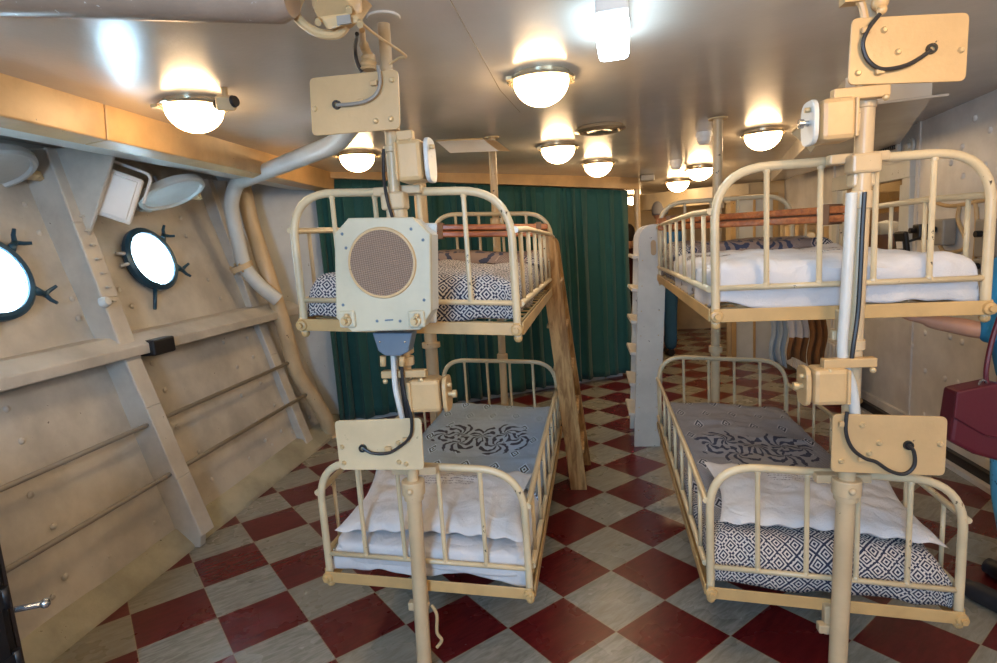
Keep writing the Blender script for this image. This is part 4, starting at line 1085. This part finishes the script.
# ================================================================ LADDERS
def ladder(near, far, lab, mat, w, rungs, slot=False, stepx=-.05, grp=None):
    (b0, t0), (b1, t1) = near, far
    t = thing('bunk_ladder', lab, 'ladder', b0, (0, 0, 0), 'ladders to the upper bunks')
    for bb, tt in ((b0, t0), (b1, t1)):
        d = (tt-bb).normalized(); L = (tt-bb).length; sx = V((w/2, 0, 0)); n = 12
        top = []
        for k in range(n+1):
            a = PI*k/n; top.append(bb+d*(L-w/2)+V((1, 0, 0))*(w/2*math.cos(a))+d*(w/2*math.sin(a)))
        poly = [bb-sx, bb+sx]+top
        poly2 = [V((p.x, p.y-.016, p.z)) for p in poly]
        st = MB().quadbox(poly2, V((0, .032, 0))).build('stringer', mat, t, bevel=.003)
        if slot and bb is b0:
            c = bb+d*(L-.16)+V((.005, -.021, 0)); m = MB(); pl = []
            for k in range(20):
                a = 2*PI*k/20; pl.append(c+V((.018*math.cos(a), 0, .022*math.sin(a)+(.03 if math.sin(a) > 0 else -.03))))
            m.quadbox(pl, V((0, .006, 0))); m.build('hand_slot', M['beam'], st)
        if slot and bb is b0:
            for k in range(8):
                for s_ in (-.35, .3):
                    MB().lathe([(0, .003), (.004, .002), (.005, 0)], bb+d*(L*(.08+k*.11))+V((w*s_, -.016, 0)), (0, -1, 0), 8).build('screw', M['bolt'], st)
    for k in range(rungs):
        f = (k+1)/(rungs+1.0); a = b0.lerp(t0, f); c_ = b1.lerp(t1, f)
        mid = (a+c_)/2+V((stepx*.5, 0, 0)); MB().box(mid, (w+abs(stepx), abs(c_.y-a.y)-.03, .024), (0, R(8), 0)).build('tread', mat, t, bevel=.004)
    return t
# white-grey ladder at the right bunk
nb = PZ(647, 446, 0); nt = PY(653, 224, nb.y-.10)
fb = nb+V((-.0, .42, 0)); ft = nt+V((0, .42, 0))
ladder((nb, nt), (fb, ft), 'pale grey wooden ladder with slotted top at the upper right bunk', M['ladder'], .185, 6, True, -.04)
nb = PZ(579, 489, 0); nt = PY(546, 236, nb.y-.22)
fb = nb+V((.03, .40, 0)); ft = nt+V((.0, .36, 0))
ladder((nb, nt), (fb, ft), 'worn brown wooden ladder leaning on the upper left bunk', M['wood'], .10, 5, False, -.02)

# ================================================================ FAR RIGHT CLUTTER
def garment(x0, x1, y0, y1, Y, mat, lab, band=None):
    a = PY(x0, y0, Y); c_ = PY(x1, y1, Y); t = thing('hanging_garment', lab, 'garment', V(((a.x+c_.x)/2, Y, a.z)), (0, 0, 0), 'garments hanging below the right upper bunk')
    def f(s, tt):
        x = a.x+(c_.x-a.x)*s; z = a.z+(c_.z-a.z)*tt
        return V((x+.01*math.sin(z*20), Y+.02*math.sin(s*18+tt*2)+.03*tt*math.sin(s*7), z+(.02*math.sin(s*5) if tt > .9 else 0)))
    MB().grid(f, 24, 20).build('cloth', mat, t, solid=.004)
    if band:
        def g(s, tt):
            p = f(s, .62+.38*tt); return V((p.x, p.y-.006, p.z))
        MB().grid(g, 24, 8).build('hem_band', band, t, solid=.003)
    MB().tube(smooth_path([V((a.x, Y, a.z)), V(((a.x+c_.x)/2, Y, a.z+.05)), V((c_.x, Y, a.z))], 5), .006, 8).build('hanger', M['bolt'], t)
    MB().cyl(V(((a.x+c_.x)/2, Y, a.z+.04)), V(((a.x+c_.x)/2, Y, a.z+.18)), .004, 6).build('hook', M['bolt'], t)
brownc = plain('brown_cloth', (.22, .10, .035), .9, 0, .4, 120)
greyc = plain('pale_blue_cloth', (.42, .50, .56), .9, 0, .4, 120)
garment(771, 787, 300, 365, 4.9, greyc, 'pale blue cloth hanging far left below right upper bunk')
garment(789, 808, 300, 360, 4.7, M['sheet'], 'white cloth with brown hem hanging below right upper bunk', brownc)
garment(810, 826, 300, 368, 4.6, brownc, 'brown cloth hanging rightmost below right upper bunk')
a = PY(768, 236, 4.75)
tag(MB().cyl(PY(766, 290, 4.9), PY(835, 284, 4.55), .012, 10).build('hanging_rail', M['bolt']), 'short rail the cloths hang from beyond right bunk', 'rail')
# apparatus with brass-coloured pipework
c = PY(800, 238, 5.0); t = thing('steam_steriliser', 'tan pipework apparatus on right wall beyond the upper bunk', 'apparatus', V((c.x, 5.0, 1.1)))
m = MB(); p0 = PY(788, 225, 5.0)
for x in (788, 797, 806, 818, 826): m.cyl(PY(x, 224+random.random()*4, 5.0), PY(x, 262, 5.0), .014+.008*random.random(), 10)
m.build('upright_pipes', M['cream'], t)
MB().cyl(PY(783, 224, 5.0), PY(838, 221, 5.0), .02, 12).build('header_pipe', M['cream'], t)
m = MB()
for x, y in ((790, 240), (803, 250), (811, 236), (784, 252)): m.ball(PY(x, y, 4.97), .04, 12, 8); m.cyl(PY(x, y, 4.97), PY(x, y, 4.9), .03, 12)
m.build('valves', M['bolt'], t)
MB().box(PY(794, 275, 5.15), (.36, .2, .5)).build('tank', M['cream'], t, bevel=.03)
MB().box(PY(794, 242, 5.12)+V((.05, 0, 0)), (.30, .05, .4)).build('back_board', M['tan'], t)
c = PX(809, 261, XR-.012)
t = thing('notice_board', 'small dark grey notice plaque beyond the upper right bunk', 'sign', c)
MB().box(c, (.02, .34, .30)).build('board', M['sw_grey'], t, bevel=.003)
for k, wd in ((3, .06), (2, .07), (1, .05)): MB().box(c+V((-.012, 0, .02+k*.022)), (.002, wd*3, .008)).build('faded_line', M['white'], t)
c = PX(868, 262, XR-.05) if False else PX(828, 268, XR-.04)
tag(MB().lathe([(0, .05), (.03, .05), (.034, .04), (.034, .0)], PX(838, 262, XR), (-1, 0, 0), 18).build('valve_knob', M['black']), 'round dark knob on right wall beyond upper bunk', 'knob')
# right wall plate cabinet under upper bunk
b = MB(); p0 = PX(900, 325, XR); 
# radiator at the far right skirting
t = thing('radiator', 'long low white radiator along right wall beyond the bunks', 'radiator', (2.12, 7.2, 0))
m = MB()
for k in range(26): m.box((2.12, 4.95+k*.075, .30), (.10, .04, .42))
m.build('fins', M['white'], t, bevel=.01)
MB().cyl((2.12, 4.85, .48), (2.12, 6.93, .48), .025, 10).build('top_pipe', M['cream'], t)
MB().cyl((2.12, 4.85, .12), (2.12, 6.93, .12), .025, 10).build('bottom_pipe', M['cream'], t)
m = MB()
for yy in (5.0, 6.8): m.box((2.12, yy, .05), (.08, .03, .10))
m.build('foot', M['white'], t)

# ================================================================ BLACK CABINET, lower left
c = PY(19, 655, 1.28); X1 = c.x
t = thing('black_locker', 'black metal locker with hinges at bottom left corner', 'locker', (X1-.25, 1.1, 0))
ztop = 1.0
MB().box((X1-.25, 1.03, ztop/2), (.5, .5, ztop)).build('body', M['black'], t, bevel=.006)
MB().box((X1-.03, 1.287, ztop/2), (.06, .012, ztop*.98)).build('side_post', plain('black_post', (.03, .022, .02), .35), t, bevel=.003)
d = MB().box((X1+.008, 1.03, ztop/2), (.014, .44, ztop*.94)).build('door', M['black'], t, bevel=.003)
for z in (.28, .47, .66):
    m = MB(); m.cyl((X1+.012, 1.265, z-.03), (X1+.012, 1.265, z+.03), .012, 10); m.box((X1+.014, 1.235, z), (.008, .06, .05)); m.build('hinge', M['black'], t)
p = PX(14, 556, X1+.03)
m = MB(); m.cyl((X1-.01, 1.30, .60), (X1+.055, 1.33, .60), .009, 10); m.ball((X1+.058, 1.332, .60), .014, 10, 6); m.build('knob', M['steel'], t)

# ================================================================ PEOPLE
def skin_body(name, joints, bones, mat, parent=None, root=0, sub=2, rad=None, grow=0.0):
    me = bpy.data.meshes.new(name); o = bpy.data.objects.new(name, me); C.objects.link(o)
    X = XF[parent.name]; o.parent = parent; XF[o.name] = X
    names = [k for k in joints if any(k in bb for bb in bones)]; idx = {k: i for i, k in enumerate(names)}
    me.from_pydata([tuple(X.inverted() @ V(joints[k][0])) for k in names], [(idx[a], idx[c_]) for a, c_ in bones], []); me.update()
    sk = o.modifiers.new('skin', 'SKIN'); sk.use_smooth_shade = True
    if not me.skin_vertices:
        pass
    for k in names:
        r = joints[k][1]; r = r if isinstance(r, tuple) else (r, r); d = me.skin_vertices[0].data[idx[k]]; d.radius = (r[0]+grow, r[1]+grow); d.use_root = (idx[k] == 0)
    s = o.modifiers.new('sub', 'SUBSURF'); s.levels = sub; s.render_levels = sub
    me.materials.append(mat); return o
def person(name_label, base, H, face, cloth, hairmat, arms, hair='short', stride=.05, sleeve=.85):
    """face: heading angle of the front. arms: dict side-> (elbow, wrist) offsets in body frame (right, fwd, up) from the shoulder"""
    t = thing('person', name_label, 'person', base)
    k = H/1.75; f = V((math.cos(face), math.sin(face), 0)); r = V((f.y, -f.x, 0)); B = V(base)
    def P(a, bb, c_): return B+(r*a+f*bb+V((0, 0, c_)))*k
    J = {'pelvis': (P(0, 0, .96), (.15*k, .11*k)), 'waist': (P(0, .01, 1.10), (.135*k, .10*k)), 'chest': (P(0, .0, 1.30), (.165*k, .115*k)), 'neckb': (P(0, -.01, 1.45), (.075*k, .07*k)), 'neck': (P(0, .0, 1.53), .052*k), 'skull': (P(0, .015, 1.60), .06*k)}
    bones = [('pelvis', 'waist'), ('waist', 'chest'), ('chest', 'neckb'), ('neckb', 'neck'), ('neck', 'skull')]
    for s, n in ((-1, 'l'), (1, 'r')):
        J['hip'+n] = (P(s*.09, 0, .88), .095*k); J['knee'+n] = (P(s*.10, .02+s*stride*.5, .49), .062*k); J['calf'+n] = (P(s*.10, -.005+s*stride*.8, .35), .058*k); J['ankle'+n] = (P(s*.10, s*stride, .09), .040*k); J['heel'+n] = (P(s*.10, s*stride+.02, .045), .04*k); J['toe'+n] = (P(s*.115, s*stride+.17, .035), .032*k)
        bones += [('pelvis', 'hip'+n), ('hip'+n, 'knee'+n), ('knee'+n, 'calf'+n), ('calf'+n, 'ankle'+n), ('ankle'+n, 'heel'+n), ('heel'+n, 'toe'+n)]
        e, w_ = arms[n]
        sh = (s*.185, 0, 1.40); J['sh'+n] = (P(*sh), .06*k); J['el'+n] = (P(s*.22+e[0], e[1], 1.13+e[2]), .042*k); J['wr'+n] = (P(s*.22+w_[0], w_[1], .90+w_[2]), .028*k)
        dv = (V(J['wr'+n][0])-V(J['el'+n][0])).normalized(); J['palm'+n] = (V(J['wr'+n][0])+dv*.07*k, (.036*k, .016*k))
        bones += [('chest', 'sh'+n), ('sh'+n, 'el'+n), ('el'+n, 'wr'+n), ('wr'+n, 'palm'+n)]
        for q in range(4):
            off = r*((q-1.5)*.019*k) if abs(dv.z) > .5 else f*((q-1.5)*.019*k)
            a1 = V(J['palm'+n][0])+off+dv*(.02*k); ln = (.034, .040, .037, .029)[q]*k
            J['f%s%d' % (n, q)] = (a1+dv*ln*.6, .0085*k); J['g%s%d' % (n, q)] = (a1+dv*ln*1.3+f*.012*k, .0078*k); J['h%s%d' % (n, q)] = (a1+dv*ln*1.8+f*.026*k, .0065*k)
            bones += [('palm'+n, 'f%s%d' % (n, q)), ('f%s%d' % (n, q), 'g%s%d' % (n, q)), ('g%s%d' % (n, q), 'h%s%d' % (n, q))]
        J['t1'+n] = (V(J['wr'+n][0])+dv*.03*k+f*.028*k, .011*k); J['t2'+n] = (V(J['wr'+n][0])+dv*.065*k+f*.045*k, .009*k)
        bones += [('wr'+n, 't1'+n), ('t1'+n, 't2'+n)]
    body = skin_body('body', J, bones, M['skin'], t)
    # head with features
    m = MB(); hc = P(0, .02, 1.655); Rm = Matrix((r, f, V((0, 0, 1)))).transposed()
    def head(s, tt):
        a = 2*PI*s; bb = PI*tt; x = math.sin(bb)*math.cos(a); y = math.sin(bb)*math.sin(a); z = math.cos(bb)
        wx = .076*(1-.22*max(0, -z)**1.5); wy = .094; 
        y2 = y*wy+(.012*max(0, y)*(1 if z < 0 else 0))
        if y > 0:
            y2 += .020*math.exp(-((x/.16)**2))*math.exp(-(((z+.12)/.16)**2))   # nose
            y2 += .006*math.exp(-((x/.35)**2))*math.exp(-(((z+.55)/.06)**2))   # lips
            y2 -= .010*(math.exp(-(((abs(x)-.38)/.15)**2)))*math.exp(-(((z-.06)/.12)**2))  # sockets
            y2 += .008*math.exp(-((x/.3)**2))*math.exp(-(((z+.88)/.14)**2))
        return hc+(Rm @ V((x*wx, y2, z*.118)))*k
    m.grid(head, 48, 36)
    for s in (-1, 1): m.ball(hc+(Rm @ V((s*.078, -.005, -.005)))*k, .024*k, 12, 8, (.45, .7, 1.1))
    hd = m.build('head', M['skin'], body)
    for s in (-1, 1): MB().ball(hc+(Rm @ V((s*.030, .078, .008)))*k, .011*k, 10, 8).build('eye', M['black'], hd)
    m = MB()
    def hr(s, tt):
        a = 2*PI*s; lim = .62 if hair == 'short' else .80
        front = max(0, math.sin(a)); bb = PI*tt*(lim-(.30 if hair == 'short' else .42)*front**.6); x = math.sin(bb)*math.cos(a); y = math.sin(bb)*math.sin(a); z = math.cos(bb)
        g = 1.0+.05*noise.noise(V((x*4, y*4, z*4)))
        return hc+(Rm @ V((x*.086*g, y*.104*g-.006, z*.128*g+.004)))*k
    m.grid(hr, 40, 16); m.build('hair', hairmat, body, solid=.008)
    # clothes
    tr = {n: J[n] for n in J}
    lb = [('pelvis', 'waist')]
    for n in 'lr': lb += [('pelvis', 'hip'+n), ('hip'+n, 'knee'+n), ('knee'+n, 'calf'+n), ('calf'+n, 'ankle'+n)]
    J2 = dict(J); J2['waist'] = (P(0, .01, 1.04), (.14*k, .105*k))
    for n in 'lr': J2['calf'+n] = (J['calf'+n][0], .064*k); J2['ankle'+n] = (J['ankle'+n][0]-V((0, 0, .03)), .064*k); J2['knee'+n] = (J['knee'+n][0], .07*k)
    skin_body('trousers', J2, lb, cloth[1], body, grow=.014)
    ub = [('pelvis', 'waist'), ('waist', 'chest'), ('chest', 'neckb')]
    J3 = dict(J); J3['pelvis'] = (P(0, 0, .88), (.165*k, .125*k)); J3['waist'] = (P(0, .01, 1.06), (.150*k, .115*k)); J3['neckb'] = (P(0, -.01, 1.44), (.09*k, .08*k))
    for n in 'lr': ub += [('chest', 'sh'+n), ('sh'+n, 'el'+n), ('el'+n, 'wr'+n)]; J3['wr'+n] = (V(J['el'+n][0]).lerp(V(J['wr'+n][0]), sleeve), .034*k)
    skin_body(cloth[2], J3, ub, cloth[0], body, grow=.018)
    for n in 'lr':
        m = MB(); a = V(J['heel'+n][0]); e = V(J['toe'+n][0])
        m.tube(smooth_path([a-f*.05*k, a-f*.02*k, a.lerp(e, .5), e+f*.02*k, e+f*.05*k], 4), [.02]+[.043*k]*6+[.042*k]*5+[.036*k]*4+[.018], 14)
        for p in m.v: p.z = max(p.z, B.z+.004)
        m.build('shoe', M['shoe'], body)
    return t, J, P
# man in jeans, far down the room, back to us beyond the white ladder
pb_ = PZ(668, 351, 0); pb_ = V((.98, 7.0, 0))
person('grey-haired person in blue jeans and blue shirt standing beyond the pale ladder', V((PY(663, 330, 7.4).x, 7.4, 0)), 1.92, R(100), (M['shirt_blue'], M['jeans'], 'shirt'), M['hair_grey'],
       {'l': ((-.04, .06, 0), (.10, .22, .18)), 'r': ((.04, .06, 0), (-.08, .22, .18))})
person('dark-haired person in dark clothes half hidden between curtain and pale ladder', V((PY(627, 330, 7.6).x+.06, 7.7, 0)), 1.66, R(80), (M['dark_cloth'], M['black'], 'jacket'), M['hair_dark'],
       {'l': ((-.02, .0, 0), (-.02, .05, 0)), 'r': ((.02, .0, 0), (.02, .05, 0))}, 'long')
# woman at the right edge
WB = V((2.06, 2.30, 0)); WB = V((PY(1043, 420, 2.32).x, 2.32, 0))
pt, PJ, PP = person('person in blue jacket and dotted blue trousers at right edge, arm reaching out', WB, 1.68, R(108), (M['jacket'], M['dotted'], 'jacket'), M['hair_dark'],
       {'l': ((.0, .03, .03), (-.12, .16, .30)), 'r': ((.03, -.03, .0), (.03, .06, .0))}, 'long', sleeve=.25)
# burgundy handbag
f4 = [(958, 392), (997, 384), (1030, 392), (1034, 452), (1000, 462), (975, 455), (950, 442)]
c = PY(990, 425, 2.12)
t = thing('handbag', 'burgundy leather shoulder bag with flap at the right edge', 'bag', c)
MB().quadbox([PY(x, y, 2.06) for x, y in f4], V((0, .085, 0))).build('body', M['purse'], t, bevel=.012)
m = MB(); m.quadbox([PY(x, y, 2.052) for x, y in ((957, 392), (997, 384), (1031, 391), (1032, 425), (1005, 440), (985, 436), (954, 418))], V((0, .012, 0))); m.build('flap', M['purse'], t, bevel=.005)
m = MB(); m.tube(smooth_path([PY(988, 390, 2.09), PY(986, 372, 2.09), PY(992, 340, 2.1), PY(1005, 300, 2.12), PY(1015, 262, 2.2)], 6), .008, 8); m.build('strap', M['purse'], t)
MB().tube([PY(983+4*math.cos(a), 385+5*math.sin(a), 2.085) for a in [2*PI*k/12 for k in range(12)]], .004, 6, closed=True).build('ring', M['steel'], t)

# ================================================================ LIGHT
def area(name, loc, target, size, power, c, sy=None):
    d = bpy.data.lights.new(name, 'AREA'); d.shape = 'RECTANGLE'; d.size = size; d.size_y = sy or size; d.energy = power; d.color = c
    o = bpy.data.objects.new(name, d); C.objects.link(o); o.location = loc
    o.rotation_euler = (V(target)-V(loc)).to_track_quat('-Z', 'Y').to_euler(); return o
area('cool_light_behind_camera', (-.55, -1.5, 1.75), (.1, 3, .7), .55, 75, (.34, .64, 1.0), .9)  # cool light from an unseen source behind the camera; no doorway is built
for x, y in ((.2, -.6), (-1.4, -.4), (1.4, -.2), (.9, 1.0)):  # added warm fill points, unseen overhead; the last stands ahead of the camera
    d = bpy.data.lights.new('added_warm_fill', 'POINT'); d.energy = 18; d.color = (1, .66, .34); d.shadow_soft_size = .11
    o = bpy.data.objects.new('added_warm_fill', d); C.objects.link(o); o.location = (x, y, 2.08)
d = bpy.data.lights.new('alcove_fill', 'POINT'); d.energy = 9; d.color = (1, .7, .4); d.shadow_soft_size = .1  # added point light, brightens the brown space behind the pane
o = bpy.data.objects.new('alcove_fill', d); C.objects.link(o); o.location = (XR+.4, 5.3, 1.95)
W = bpy.data.worlds.new('world'); bpy.context.scene.world = W; W.use_nodes = True
W.node_tree.nodes['Background'].inputs[0].default_value = (.8, .75, .65, 1); W.node_tree.nodes['Background'].inputs[1].default_value = .3
sc = bpy.context.scene
sc.view_settings.view_transform = 'Standard'; sc.view_settings.look = 'None'; sc.view_settings.exposure = 0.12; sc.view_settings.gamma = 1.0; sc.view_settings.use_curve_mapping = False
